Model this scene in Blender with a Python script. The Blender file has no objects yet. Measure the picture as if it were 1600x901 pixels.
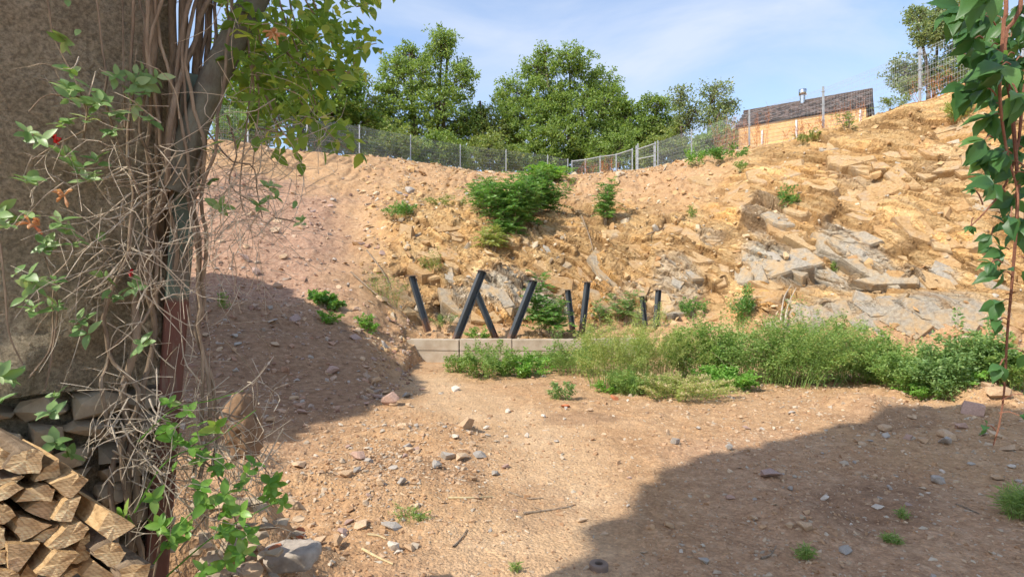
import bpy, bmesh, math, random
import numpy as np
from mathutils import Vector, Matrix, Euler

random.seed(7); RNG = np.random.default_rng(11)
SC = bpy.context.scene
COL = SC.collection
F = 888.0                      # focal length of the photograph in its own pixels
EYE = 1.6

# ------------------------------------------------------------------ camera
cam_d = bpy.data.cameras.new('camera'); cam = bpy.data.objects.new('camera', cam_d); COL.objects.link(cam)
cam_d.sensor_width = 36.0; cam_d.lens = F/1600*36; cam_d.clip_start = 0.05; cam_d.clip_end = 2000
cam.location = (0, 0, EYE); cam.rotation_euler = (math.radians(90), 0, 0)
SC.camera = cam

# ------------------------------------------------------------------ sky and sun
SUN_EL = math.radians(47); SUN_H = np.array([0.82, 0.572])       # where the light travels in plan
LDIR = Vector((SUN_H[0]*math.cos(SUN_EL), SUN_H[1]*math.cos(SUN_EL), -math.sin(SUN_EL))).normalized()
world = bpy.data.worlds.new('World'); SC.world = world; world.use_nodes = True
wn = world.node_tree.nodes; wl = world.node_tree.links
for n in list(wn): wn.remove(n)
w_out = wn.new('ShaderNodeOutputWorld'); w_bg = wn.new('ShaderNodeBackground'); w_bg.inputs['Strength'].default_value = 0.15
sky = wn.new('ShaderNodeTexSky'); sky.sky_type = 'NISHITA'; sky.sun_disc = False
sky.sun_elevation = SUN_EL; sky.sun_rotation = math.atan2(-SUN_H[0], -SUN_H[1])
sky.air_density = 1.0; sky.dust_density = 1.0; sky.ozone_density = 2.0
w_tc = wn.new('ShaderNodeTexCoord'); w_map = wn.new('ShaderNodeMapping')
w_map.inputs['Scale'].default_value = (1.3, 2.4, 3.6); w_map.inputs['Rotation'].default_value = (0.3, 0.5, 0.6)
w_noise = wn.new('ShaderNodeTexNoise'); w_noise.inputs['Scale'].default_value = 1.15; w_noise.inputs['Detail'].default_value = 9
w_noise.inputs['Roughness'].default_value = 0.55; w_noise.inputs['Distortion'].default_value = 0.6
w_ramp = wn.new('ShaderNodeValToRGB'); w_ramp.color_ramp.elements[0].position = 0.42; w_ramp.color_ramp.elements[0].color = (0.05, 0.05, 0.05, 1)
w_ramp.color_ramp.elements[1].position = 0.66; w_ramp.color_ramp.elements[1].color = (0.8, 0.8, 0.8, 1)
w_mix = wn.new('ShaderNodeMix'); w_mix.data_type = 'RGBA'; w_mix.inputs[7].default_value = (2.9, 3.2, 3.75, 1)
wl.new(w_tc.outputs['Generated'], w_map.inputs['Vector']); wl.new(w_map.outputs['Vector'], w_noise.inputs['Vector'])
wl.new(w_noise.outputs['Fac'], w_ramp.inputs['Fac']); wl.new(w_ramp.outputs['Color'], w_mix.inputs[0])
wl.new(sky.outputs['Color'], w_mix.inputs[6]); wl.new(w_mix.outputs[2], w_bg.inputs['Color']); wl.new(w_bg.outputs['Background'], w_out.inputs['Surface'])
sun_d = bpy.data.lights.new('sun', 'SUN'); sun_d.energy = 3.1; sun_d.angle = math.radians(0.8); sun_d.color = (1.0, 0.94, 0.84)
sun = bpy.data.objects.new('sun', sun_d); COL.objects.link(sun); sun.rotation_euler = LDIR.to_track_quat('-Z', 'Y').to_euler(); sun.location = (-30, -25, 40)
SC.view_settings.view_transform = 'Standard'; SC.view_settings.look = 'None'; SC.view_settings.gamma = 1; SC.view_settings.exposure = 0.89
SC.cycles.max_bounces = 4; SC.cycles.diffuse_bounces = 3; SC.cycles.transparent_max_bounces = 4; SC.cycles.use_denoising = True; SC.cycles.use_adaptive_sampling = True; SC.cycles.adaptive_threshold = 0.03

# ------------------------------------------------------------------ helpers
def W(px, py, Y):
    return np.array([(px-800)/F*Y, Y, EYE+(450.5-py)/F*Y])

def tag(o, label=None, cat=None, group=None, kind=None):
    if label: o['label'] = label
    if cat: o['category'] = cat
    if group: o['group'] = group
    if kind: o['kind'] = kind
    return o

def empty(name, loc, label, cat, group=None):
    o = bpy.data.objects.new(name, None); COL.objects.link(o); o.location = Vector(loc); o.empty_display_size = 0.2
    return tag(o, label, cat, group)

def link(name, me, mats=None, parent=None):
    o = bpy.data.objects.new(name, me); COL.objects.link(o)
    if mats is not None and len(me.materials) == 0:
        for m in (mats if isinstance(mats, (list, tuple)) else [mats]): me.materials.append(m)
    if parent: o.parent = parent
    return o

def mesh_np(name, V, faces, mats, parent=None, smooth=False, mat_idx=None, local=True):
    """V (n,3) world coords; faces: (m,k) int array; local: make coordinates relative to the parent's root."""
    V = np.asarray(V, dtype=np.float32).reshape(-1, 3)
    off = np.zeros(3)
    if parent is not None and local:
        q = parent
        while q: off = off + np.array(q.location); q = q.parent
    me = bpy.data.meshes.new(name); faces = np.asarray(faces, dtype=np.int32); m, k = faces.shape
    me.vertices.add(len(V)); me.vertices.foreach_set('co', (V-off).astype(np.float32).ravel())
    me.loops.add(m*k); me.loops.foreach_set('vertex_index', faces.ravel())
    me.polygons.add(m); me.polygons.foreach_set('loop_start', np.arange(0, m*k, k, dtype=np.int32))
    me.polygons.foreach_set('use_smooth', np.full(m, bool(smooth)))
    if mat_idx is not None: me.polygons.foreach_set('material_index', np.asarray(mat_idx, dtype=np.int32))
    me.update(calc_edges=True)
    return link(name, me, mats, parent)

class MB:
    """collects quads and triangles (triangulated) of one mesh"""
    def __init__(s): s.v = []; s.f = []; s.n = 0
    def add(s, V, faces):
        V = np.asarray(V, float).reshape(-1, 3); 
        for f in faces:
            f = list(f)
            for i in range(1, len(f)-1): s.f.append((f[0]+s.n, f[i]+s.n, f[i+1]+s.n))
        s.v.append(V); s.n += len(V)
    def addt(s, V, T):
        V = np.asarray(V, float).reshape(-1, 3); s.v.append(V); s.f.extend((np.asarray(T)+s.n).tolist()); s.n += len(V)
    def box(s, c, sx, sy, sz, R=None):
        P = np.array([[x, y, z] for x in (-.5, .5) for y in (-.5, .5) for z in (-.5, .5)])*np.array([sx, sy, sz])
        if R is not None: P = P @ np.array(R).T
        s.add(P+np.array(c), [(0, 1, 3, 2), (4, 6, 7, 5), (0, 4, 5, 1), (2, 3, 7, 6), (0, 2, 6, 4), (1, 5, 7, 3)])
    def beam(s, a, b, w, h=None, up=(0, 0, 1)):
        a = np.array(a, float); b = np.array(b, float); h = w if h is None else h
        d = b-a; L = np.linalg.norm(d); d /= L; x = np.cross(d, np.array(up, float))
        if np.linalg.norm(x) < 1e-4: x = np.cross(d, [1, 0, 0])
        x /= np.linalg.norm(x); y = np.cross(x, d)
        s.box((a+b)/2, w, L, h, np.stack([x, d, y], 1))
    def tube(s, pts, rad, n=5):
        V, Q = tube_np(pts, rad, n); s.add(V, Q)
    def build(s, name, mats, parent=None, smooth=False):
        return mesh_np(name, np.concatenate(s.v), np.array(s.f), mats, parent, smooth)

def tube_np(pts, rad, n=5):
    P = np.asarray(pts, float); m = len(P); rad = np.broadcast_to(np.asarray(rad, float), (m,))
    T = np.gradient(P, axis=0); T /= np.linalg.norm(T, axis=1)[:, None]+1e-9
    a = np.array([0.31, 0.77, 0.55]); X = np.cross(T, a); bad = np.linalg.norm(X, axis=1) < 0.15
    X[bad] = np.cross(T[bad], [0.9, -.3, .1]); X /= np.linalg.norm(X, axis=1)[:, None]; Y = np.cross(T, X)
    an = np.arange(n)/n*2*np.pi
    V = P[:, None, :]+rad[:, None, None]*(np.cos(an)[None, :, None]*X[:, None, :]+np.sin(an)[None, :, None]*Y[:, None, :])
    i = np.arange(m-1)[:, None]*n; j = np.arange(n)[None, :]; jn = (j+1) % n
    Q = np.stack([i+j, i+jn, i+n+jn, i+n+j], -1).reshape(-1, 4)
    return V.reshape(-1, 3), Q

def spline(pts, n):
    P = np.asarray(pts, float); 
    if len(P) < 3: t = np.linspace(0, 1, n)[:, None]; return P[0]*(1-t)+P[-1]*t
    Q = np.vstack([2*P[0]-P[1], P, 2*P[-1]-P[-2]]); out = []
    for u in np.linspace(0, len(P)-1-1e-6, n):
        i = int(u); t = u-i; a, b, c, d = Q[i:i+4]
        out.append(.5*((2*b)+(-a+c)*t+(2*a-5*b+4*c-d)*t*t+(-a+3*b-3*c+d)*t**3))
    return np.array(out)

# ---- vectorised noise
def _h(ix, iy, iz, s):
    ix = ix.astype(np.uint32); iy = iy.astype(np.uint32); iz = iz.astype(np.uint32)
    h = ix*np.uint32(374761393)+iy*np.uint32(668265263)+iz*np.uint32(2147483647)+np.uint32(s*974711+12345)
    h = (h ^ (h >> np.uint32(13)))*np.uint32(1274126177); h ^= h >> np.uint32(16); h = h*np.uint32(2246822519); h ^= h >> np.uint32(15)
    return h.astype(np.float64)/4294967295.0
def vnoise(P, s=0):
    I = np.floor(P).astype(np.int64); f = P-I; u = f*f*f*(f*(f*6-15)+10); r = 0
    for dx in (0, 1):
        for dy in (0, 1):
            for dz in (0, 1):
                w = (u[:, 0] if dx else 1-u[:, 0])*(u[:, 1] if dy else 1-u[:, 1])*(u[:, 2] if dz else 1-u[:, 2])
                r = r+w*_h(I[:, 0]+dx, I[:, 1]+dy, I[:, 2]+dz, s)
    return r*2-1
def fbm(P, o=4, s=0, rough=.5):
    r = 0; a = 1; t = 0
    for k in range(o): r = r+a*vnoise(P*2.03**k+17.3*k, s+k); t += a; a *= rough
    return r/t
def cells(P, s=0):
    I = np.floor(P).astype(np.int64); n = len(P); best = np.full(n, 9.); sec = np.full(n, 9.); R = np.zeros((n, 4)); D = np.zeros((n, 3))
    for dx in (-1, 0, 1):
        for dy in (-1, 0, 1):
            for dz in (-1, 0, 1):
                a, b, c = I[:, 0]+dx, I[:, 1]+dy, I[:, 2]+dz
                rel = np.stack([a+_h(a, b, c, s), b+_h(a, b, c, s+1), c+_h(a, b, c, s+2)], 1)-P
                d = (rel**2).sum(1); m = d < best
                sec = np.where(m, best, np.minimum(sec, d)); best = np.where(m, d, best)
                D[m] = rel[m]
                R[m] = np.stack([_h(a, b, c, s+3), _h(a, b, c, s+4), _h(a, b, c, s+5), _h(a, b, c, s+6)], 1)[m]
    return R, D, np.sqrt(best), np.sqrt(sec)
def sm(a, b, x):
    t = np.clip((x-a)/(b-a), 0, 1); return t*t*(3-2*t)

# ------------------------------------------------------------------ materials
def mat(name, build):
    m = bpy.data.materials.new(name); m.use_nodes = True; nt = m.node_tree
    bs = nt.nodes.get('Principled BSDF'); build(nt, bs); return m
def nd(nt, t, **k):
    n = nt.nodes.new(t)
    for a, v in k.items():
        if a.startswith('i_'):
            key = a[2:]; key = int(key) if key.isdigit() else key.replace('_', ' ')
            n.inputs[key].default_value = v
        else: setattr(n, a, v)
    return n
def noise(nt, scale, detail=5, rough=.55, vec=None, dist=0.):
    n = nd(nt, 'ShaderNodeTexNoise'); n.inputs['Scale'].default_value = scale; n.inputs['Detail'].default_value = detail
    n.inputs['Roughness'].default_value = rough; n.inputs['Distortion'].default_value = dist
    if vec is None:
        tc = nd(nt, 'ShaderNodeTexCoord'); vec = tc.outputs['Object']
    nt.links.new(vec, n.inputs['Vector']); return n
def ramp(nt, fac, stops):
    r = nd(nt, 'ShaderNodeValToRGB'); e = r.color_ramp.elements
    while len(e) < len(stops): e.new(0.5)
    for i, (p, c) in enumerate(stops): e[i].position = p; e[i].color = (*c, 1) if len(c) == 3 else c
    nt.links.new(fac, r.inputs['Fac']); return r.outputs['Color']
def mix(nt, fac, a, b, mode='MIX'):
    m = nd(nt, 'ShaderNodeMix', data_type='RGBA', blend_type=mode)
    for idx, v in ((0, fac), (6, a), (7, b)):
        if isinstance(v, (int, float)): m.inputs[idx].default_value = v
        elif isinstance(v, tuple): m.inputs[idx].default_value = (*v, 1)
        else: nt.links.new(v, m.inputs[idx])
    return m.outputs[2]
def math_(nt, op, a, b=0.):
    m = nd(nt, 'ShaderNodeMath', operation=op)
    for i, v in ((0, a), (1, b)):
        if isinstance(v, (int, float)): m.inputs[i].default_value = v
        else: nt.links.new(v, m.inputs[i])
    return m.outputs[0]
def bump(nt, bs, h, strength=.4, dist=.02):
    b = nd(nt, 'ShaderNodeBump'); b.inputs['Strength'].default_value = strength; b.inputs['Distance'].default_value = dist
    nt.links.new(h, b.inputs['Height']); nt.links.new(b.outputs['Normal'], bs.inputs['Normal'])
def rough(bs, r, spec=.3):
    bs.inputs['Roughness'].default_value = r; bs.inputs['Specular IOR Level'].default_value = spec

def terrain_mat(nt, bs):
    at = nd(nt, 'ShaderNodeAttribute', attribute_name='zone'); sp = nd(nt, 'ShaderNodeSeparateColor'); nt.links.new(at.outputs['Color'], sp.inputs[0])
    rock, grey, pink = sp.outputs[0], sp.outputs[1], sp.outputs[2]; path = at.outputs['Alpha']
    n1 = noise(nt, 1.3, 5, .62).outputs['Fac']; n2 = noise(nt, 9, 4, .65).outputs['Fac']; n3 = noise(nt, 55, 2, .7).outputs['Fac']
    n4 = noise(nt, .35, 2, .6).outputs['Fac']
    soil = ramp(nt, n1, [(.25, (.31, .17, .085)), (.5, (.44, .268, .142)), (.75, (.53, .36, .215))])
    soil = mix(nt, .45, soil, ramp(nt, n2, [(.3, (.23, .13, .065)), (.55, (.45, .282, .145)), (.8, (.58, .43, .275))]))
    pk = ramp(nt, n2, [(.28, (.22, .12, .08)), (.55, (.40, .245, .165)), (.8, (.52, .37, .27))])
    soil = mix(nt, pink, soil, pk)
    pth = ramp(nt, n1, [(.3, (.49, .325, .18)), (.7, (.58, .41, .25))])
    soil = mix(nt, path, soil, pth)
    rk = ramp(nt, n1, [(.28, (.31, .17, .065)), (.45, (.45, .28, .12)), (.6, (.52, .36, .175)), (.78, (.57, .43, .25))])
    rk = mix(nt, .4, rk, ramp(nt, n2, [(.3, (.27, .15, .065)), (.6, (.50, .335, .17)), (.8, (.60, .46, .29))]))
    iron = ramp(nt, n4, [(.52, (0, 0, 0)), (.66, (1, 1, 1))]); rk = mix(nt, math_(nt, 'MULTIPLY', iron, .55), rk, (.46, .24, .07))
    gk = ramp(nt, n2, [(.3, (.20, .18, .15)), (.55, (.36, .33, .27)), (.8, (.49, .455, .38))])
    gk = mix(nt, math_(nt, 'MULTIPLY', ramp(nt, n1, [(.5, (0, 0, 0)), (.66, (1, 1, 1))]), .6), gk, (.45, .30, .16))
    rk = mix(nt, grey, rk, gk)
    tc = nd(nt, 'ShaderNodeTexCoord')
    wv = nd(nt, 'ShaderNodeTexNoise'); wv.inputs['Scale'].default_value = 2.2; wv.inputs['Detail'].default_value = 1; nt.links.new(tc.outputs['Object'], wv.inputs['Vector'])
    ad = nd(nt, 'ShaderNodeVectorMath', operation='MULTIPLY_ADD'); ad.inputs[1].default_value = (.35, .35, .35); nt.links.new(wv.outputs['Color'], ad.inputs[0]); nt.links.new(tc.outputs['Object'], ad.inputs[2])
    def vor(scale, mscale, rot, feat='F1', warp=True):
        mp = nd(nt, 'ShaderNodeMapping'); mp.inputs['Scale'].default_value = mscale; mp.inputs['Rotation'].default_value = rot
        nt.links.new(ad.outputs[0] if warp else tc.outputs['Object'], mp.inputs[0]); v = nd(nt, 'ShaderNodeTexVoronoi', feature=feat); v.inputs['Scale'].default_value = scale; v.inputs['Randomness'].default_value = 1.; nt.links.new(mp.outputs[0], v.inputs['Vector']); return v
    BR = (.25, .72, .5)
    e2 = vor(9., (1., .6, 2.2), BR, 'DISTANCE_TO_EDGE'); tn = nd(nt, 'ShaderNodeAttribute', attribute_name='tint').outputs['Fac']
    def val(v):
        sp_ = nd(nt, 'ShaderNodeSeparateColor'); nt.links.new(v.outputs['Color'], sp_.inputs[0]); return sp_.outputs[0]
    rk = mix(nt, .8, rk, ramp(nt, tn, [(.0, (.22, .19, .16)), (.3, (.44, .42, .38)), (.5, (.5, .5, .5)), (.7, (.60, .56, .50)), (1., (.84, .83, .78))]), 'OVERLAY')
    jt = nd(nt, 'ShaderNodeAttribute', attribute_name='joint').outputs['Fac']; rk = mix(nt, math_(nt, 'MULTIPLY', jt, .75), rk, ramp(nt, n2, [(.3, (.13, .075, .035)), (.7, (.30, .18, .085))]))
    pb = vor(46., (1, 1, 1), (0, 0, 0), warp=False)
    soil = mix(nt, .26, soil, ramp(nt, val(pb), [(0, (.25, .24, .24)), (.6, (.5, .5, .5)), (1, (.85, .84, .82))]), 'OVERLAY')
    dp = nd(nt, 'ShaderNodeAttribute', attribute_name='dark_earth'); soil = mix(nt, dp.outputs['Fac'], soil, ramp(nt, n2, [(.3, (.13, .07, .04)), (.7, (.31, .19, .115))]))
    c = mix(nt, rock, soil, rk)
    c = mix(nt, .28, c, ramp(nt, n3, [(.3, (.35, .35, .35)), (.5, (.5, .5, .5)), (.72, (.8, .8, .8))]), 'OVERLAY')
    nt.links.new(c, bs.inputs['Base Color']); rough(bs, .95, .12)
    hh = math_(nt, 'ADD', math_(nt, 'MULTIPLY', n2, .8), math_(nt, 'MULTIPLY', n3, .35))
    cr = math_(nt, 'MULTIPLY', math_(nt, 'MINIMUM', e2.outputs['Distance'], .1), 8.)
    pbh = math_(nt, 'MULTIPLY', math_(nt, 'SUBTRACT', 1.0, rock), math_(nt, 'SUBTRACT', .6, math_(nt, 'MULTIPLY', pb.outputs['Distance'], .22)))
    hh = math_(nt, 'ADD', hh, math_(nt, 'ADD', math_(nt, 'MULTIPLY', cr, math_(nt, 'MULTIPLY', rock, .8)), pbh)); bump(nt, bs, hh, .75, .05)
M = {}
M['terrain'] = mat('earth_and_rock', terrain_mat)

def stone_mat(c1, c2, sc=14):
    def f(nt, bs):
        oi = nd(nt, 'ShaderNodeObjectInfo'); ge = nd(nt, 'ShaderNodeNewGeometry')
        n = noise(nt, sc, 6, .65).outputs['Fac']; n2 = noise(nt, sc*5, 3, .6).outputs['Fac']
        r = math_(nt, 'FRACT', math_(nt, 'ADD', oi.outputs['Random'], ge.outputs['Random Per Island']))
        a = mix(nt, r, c1, c2); c = mix(nt, .5, a, ramp(nt, n, [(.3, (.25, .25, .25)), (.7, (.72, .72, .72))]), 'OVERLAY')
        nt.links.new(c, bs.inputs['Base Color']); rough(bs, .9, .2); bump(nt, bs, math_(nt, 'ADD', n, math_(nt, 'MULTIPLY', n2, .3)), .5, .01)
    return f
def rubble_mat(stops):
    def f(nt, bs):
        ge = nd(nt, 'ShaderNodeNewGeometry'); oi = nd(nt, 'ShaderNodeObjectInfo')
        r = math_(nt, 'FRACT', math_(nt, 'ADD', ge.outputs['Random Per Island'], oi.outputs['Random']))
        c = ramp(nt, r, stops)
        n = noise(nt, 30, 4, .6).outputs['Fac']; c = mix(nt, .4, c, ramp(nt, n, [(.3, (.3, .3, .3)), (.7, (.7, .7, .7))]), 'OVERLAY')
        nt.links.new(c, bs.inputs['Base Color']); rough(bs, .92, .15); bump(nt, bs, n, .4, .01)
    return f
TANS = [(0, (.30, .17, .09)), (.25, (.47, .30, .17)), (.5, (.40, .26, .16)), (.7, (.54, .40, .26)), (.88, (.40, .33, .25)), (1, (.52, .44, .33))]
PINKS = [(0, (.26, .15, .105)), (.3, (.43, .27, .18)), (.5, (.32, .23, .175)), (.7, (.50, .34, .23)), (.9, (.34, .29, .24)), (1, (.55, .45, .37))]
ROCKS = [(0, (.36, .20, .09)), (.3, (.50, .33, .165)), (.55, (.45, .28, .13)), (.75, (.56, .41, .24)), (.9, (.40, .35, .28)), (1, (.58, .46, .31))]
M['rubble'] = mat('tan_rubble', rubble_mat(TANS)); M['debris'] = mat('reddish_debris', rubble_mat(PINKS)); M['rocks'] = mat('ochre_rocks', rubble_mat(ROCKS))
M['st_tan'] = mat('tan_stone', stone_mat((.55, .40, .26), (.44, .29, .17)))
M['st_grey'] = mat('grey_stone', stone_mat((.44, .385, .32), (.33, .295, .255)))
M['st_pink'] = mat('pinkish_stone', stone_mat((.44, .29, .22), (.36, .26, .22)))
M['st_pale'] = mat('pale_stone', stone_mat((.66, .58, .48), (.56, .48, .38)))
M['boulder'] = mat('pale_boulder', stone_mat((.43, .36, .29), (.38, .33, .27), 20))
M['clod'] = mat('dry_brown_earth', stone_mat((.27, .17, .10), (.22, .14, .085), 25))
M['brick'] = mat('orange_brick', stone_mat((.50, .15, .06), (.42, .16, .08)))
def slab_f(nt, bs):
    oi = nd(nt, 'ShaderNodeObjectInfo'); n = noise(nt, 3., 7, .65).outputs['Fac']; n2 = noise(nt, 14, 6, .7).outputs['Fac']; n3 = noise(nt, 60, 3, .6).outputs['Fac']
    c = mix(nt, oi.outputs['Random'], ramp(nt, n2, [(.3, (.19, .165, .135)), (.55, (.33, .295, .24)), (.8, (.45, .41, .34))]), ramp(nt, n2, [(.3, (.22, .175, .125)), (.55, (.38, .315, .225)), (.8, (.49, .42, .32))]))
    c = mix(nt, math_(nt, 'MULTIPLY', ramp(nt, n, [(.46, (0, 0, 0)), (.62, (1, 1, 1))]), .7), c, (.47, .31, .15))
    nt.links.new(c, bs.inputs['Base Color']); rough(bs, .92, .15); bump(nt, bs, math_(nt, 'ADD', n2, math_(nt, 'MULTIPLY', n3, .4)), .7, .04)
M['slab'] = mat('grey_slab', slab_f)
def plate_f(nt, bs):
    oi = nd(nt, 'ShaderNodeObjectInfo'); n = noise(nt, 3., 6, .65).outputs['Fac']; n2 = noise(nt, 14, 5, .7).outputs['Fac']
    c = mix(nt, oi.outputs['Random'], ramp(nt, n2, [(.3, (.28, .15, .06)), (.55, (.41, .25, .11)), (.8, (.50, .34, .175))]), ramp(nt, n2, [(.3, (.32, .20, .095)), (.55, (.46, .32, .17)), (.8, (.54, .41, .25))]))
    c = mix(nt, math_(nt, 'MULTIPLY', ramp(nt, n, [(.5, (0, 0, 0)), (.64, (1, 1, 1))]), .45), c, (.36, .30, .23))
    nt.links.new(c, bs.inputs['Base Color']); rough(bs, .92, .15); bump(nt, bs, n2, .7, .04)
M['plate'] = mat('ochre_plate', plate_f)
M['masonry'] = mat('brown_masonry', stone_mat((.43, .345, .24), (.31, .24, .165), 14))

def wood_like(c1, c2, c3, scale=(1, 1, 1), bs_=.5):
    def f(nt, bs):
        tc = nd(nt, 'ShaderNodeTexCoord'); mp = nd(nt, 'ShaderNodeMapping'); mp.inputs['Scale'].default_value = scale
        nt.links.new(tc.outputs['Object'], mp.inputs['Vector']); oi = nd(nt, 'ShaderNodeObjectInfo')
        n = noise(nt, 22, 7, .7, mp.outputs['Vector'], .4).outputs['Fac']; n2 = noise(nt, 140, 3, .6, mp.outputs['Vector']).outputs['Fac']
        c = ramp(nt, n, [(.3, c1), (.52, c2), (.75, c3)]); c = mix(nt, .35, c, ramp(nt, oi.outputs['Random'], [(0, (.35, .33, .3)), (1, (.68, .66, .6))]), 'OVERLAY')
        nt.links.new(c, bs.inputs['Base Color']); rough(bs, .85, .2); bump(nt, bs, math_(nt, 'ADD', n, math_(nt, 'MULTIPLY', n2, .4)), bs_, .01)
    return f
def cut_f(nt, bs):
    tc = nd(nt, 'ShaderNodeTexCoord'); oi = nd(nt, 'ShaderNodeObjectInfo'); mp = nd(nt, 'ShaderNodeMapping'); mp.inputs['Location'].default_value = (.05, .02, .045); nt.links.new(tc.outputs['Object'], mp.inputs[0])
    wv = nd(nt, 'ShaderNodeTexWave', wave_type='RINGS', rings_direction='SPHERICAL'); wv.inputs['Scale'].default_value = 38; wv.inputs['Distortion'].default_value = 2.5; wv.inputs['Detail'].default_value = 3; wv.inputs['Detail Scale'].default_value = 2.; nt.links.new(mp.outputs[0], wv.inputs['Vector'])
    n = noise(nt, 18, 5, .65).outputs['Fac']; sw = nd(nt, 'ShaderNodeMapping'); sw.inputs['Scale'].default_value = (30, 30, 320); sw.inputs['Rotation'].default_value = (.5, .4, 0); nt.links.new(tc.outputs['Object'], sw.inputs[0])
    n2 = noise(nt, 1, 3, .6, sw.outputs[0]).outputs['Fac']
    c = ramp(nt, n, [(.3, (.33, .21, .11)), (.5, (.54, .40, .24)), (.75, (.68, .55, .37))]); c = mix(nt, .35, c, ramp(nt, wv.outputs['Fac'], [(.1, (.3, .27, .22)), (.6, (.6, .6, .58))]), 'OVERLAY')
    c = mix(nt, .4, c, ramp(nt, n2, [(.35, (.25, .24, .22)), (.6, (.65, .65, .63))]), 'OVERLAY'); c = mix(nt, .55, c, ramp(nt, oi.outputs['Random'], [(0, (.30, .27, .24)), (.5, (.55, .48, .38)), (1, (.70, .68, .64))]), 'OVERLAY')
    nt.links.new(c, bs.inputs['Base Color']); rough(bs, .88, .15); bump(nt, bs, math_(nt, 'ADD', n2, math_(nt, 'MULTIPLY', n, .8)), .8, .006)
M['cut'] = mat('sawn_wood', cut_f)
M['split'] = mat('split_wood', wood_like((.22, .13, .06), (.42, .28, .14), (.55, .40, .23), (1, 1, 4)))
M['bark'] = mat('bark', wood_like((.09, .065, .045), (.20, .145, .095), (.32, .25, .18), (1, 1, .35), .9))
M['brace'] = mat('mottled_grey_green_timber', wood_like((.10, .075, .055), (.17, .165, .125), (.24, .23, .18), (.5, .5, .3), .7))
M['vine'] = mat('vine_stem', wood_like((.12, .085, .06), (.27, .205, .145), (.43, .345, .255), (1, 1, .25), .7))
M['twig'] = mat('pale_twig', wood_like((.25, .20, .15), (.46, .39, .30), (.62, .55, .44)))
M['trunk'] = mat('tree_bark', wood_like((.05, .04, .03), (.13, .105, .08), (.24, .20, .16), (.3, .3, .1), .8))
M['dry'] = mat('rusty_dry_stalk', wood_like((.26, .10, .045), (.42, .17, .075), (.52, .28, .14)))
M['cstem'] = mat('creeper_stem', wood_like((.14, .06, .04), (.24, .11, .07), (.32, .18, .11)))
M['straw'] = mat('dry_straw', wood_like((.40, .30, .16), (.56, .45, .26), (.66, .55, .36)))

def leaf_mat(a, b, c=None, trans=.35, sheen=.45):
    def f(nt, bs):
        ge = nd(nt, 'ShaderNodeNewGeometry'); oi = nd(nt, 'ShaderNodeObjectInfo')
        r = math_(nt, 'FRACT', math_(nt, 'ADD', ge.outputs['Random Per Island'], oi.outputs['Random']))
        col = ramp(nt, r, [(0, a), (.8, b), (1, c or b)])
        n = noise(nt, 1.2, 1).outputs['Fac']; col = mix(nt, .3, col, ramp(nt, n, [(.3, (.3, .3, .3)), (.7, (.7, .7, .7))]), 'OVERLAY')
        nt.links.new(col, bs.inputs['Base Color']); rough(bs, sheen, .35)
        tr = nd(nt, 'ShaderNodeBsdfTranslucent'); tc = mix(nt, 1., col, (1.0, 1.0, .55), 'MULTIPLY'); tb = mix(nt, .5, tc, tc, 'ADD'); nt.links.new(tb, tr.inputs['Color'])
        ms = nd(nt, 'ShaderNodeMixShader'); ms.inputs[0].default_value = trans
        nt.links.new(bs.outputs[0], ms.inputs[1]); nt.links.new(tr.outputs[0], ms.inputs[2]); nt.links.new(ms.outputs[0], nt.nodes['Material Output'].inputs['Surface'])
    return f
M['lf_tree'] = mat('tree_leaf', leaf_mat((.14, .22, .055), (.25, .345, .09), (.35, .43, .125), .42))
M['lf_dark'] = mat('dark_tree_leaf', leaf_mat((.08, .16, .03), (.17, .27, .05), (.26, .34, .07), .42))
M['lf_olive'] = mat('olive_tree_leaf', leaf_mat((.16, .22, .06), (.27, .33, .10), (.37, .38, .13), .42))
M['lf_grey'] = mat('greyish_tree_leaf', leaf_mat((.16, .22, .10), (.27, .33, .15), (.38, .41, .21), .42))
M['lf_hon'] = mat('honeysuckle_leaf', leaf_mat((.15, .27, .08), (.28, .42, .16), (.42, .52, .24), .3, .4))
M['lf_low'] = mat('young_honeysuckle_leaf', leaf_mat((.13, .29, .04), (.23, .42, .08), (.33, .47, .12), .35, .35))
M['lf_can'] = mat('overhead_leaf', leaf_mat((.12, .22, .035), (.23, .34, .065), (.46, .48, .10), .5, .4))
M['lf_cre'] = mat('creeper_leaf', leaf_mat((.045, .125, .04), (.085, .20, .06), (.15, .29, .09), .42, .4))
M['lf_weed'] = mat('weed_leaf', leaf_mat((.15, .26, .06), (.26, .38, .10), (.38, .47, .15)))
M['lf_yel'] = mat('yellow_green_weed', leaf_mat((.25, .32, .07), (.40, .45, .14), (.54, .52, .22)))
M['lf_blue'] = mat('bluish_weed', leaf_mat((.14, .25, .075), (.23, .35, .12), (.32, .43, .15)))
M['lf_rob'] = mat('shrub_leaf', leaf_mat((.09, .21, .045), (.17, .33, .075), (.30, .44, .12)))
M['flower'] = mat('flower', leaf_mat((.62, .33, .16), (.75, .50, .28), (.70, .25, .14), .3, .6))
M['berry'] = mat('red_berry', lambda nt, bs: (setattr(bs.inputs['Base Color'], 'default_value', (.5, .01, .01, 1)), rough(bs, .25, .5)))

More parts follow.
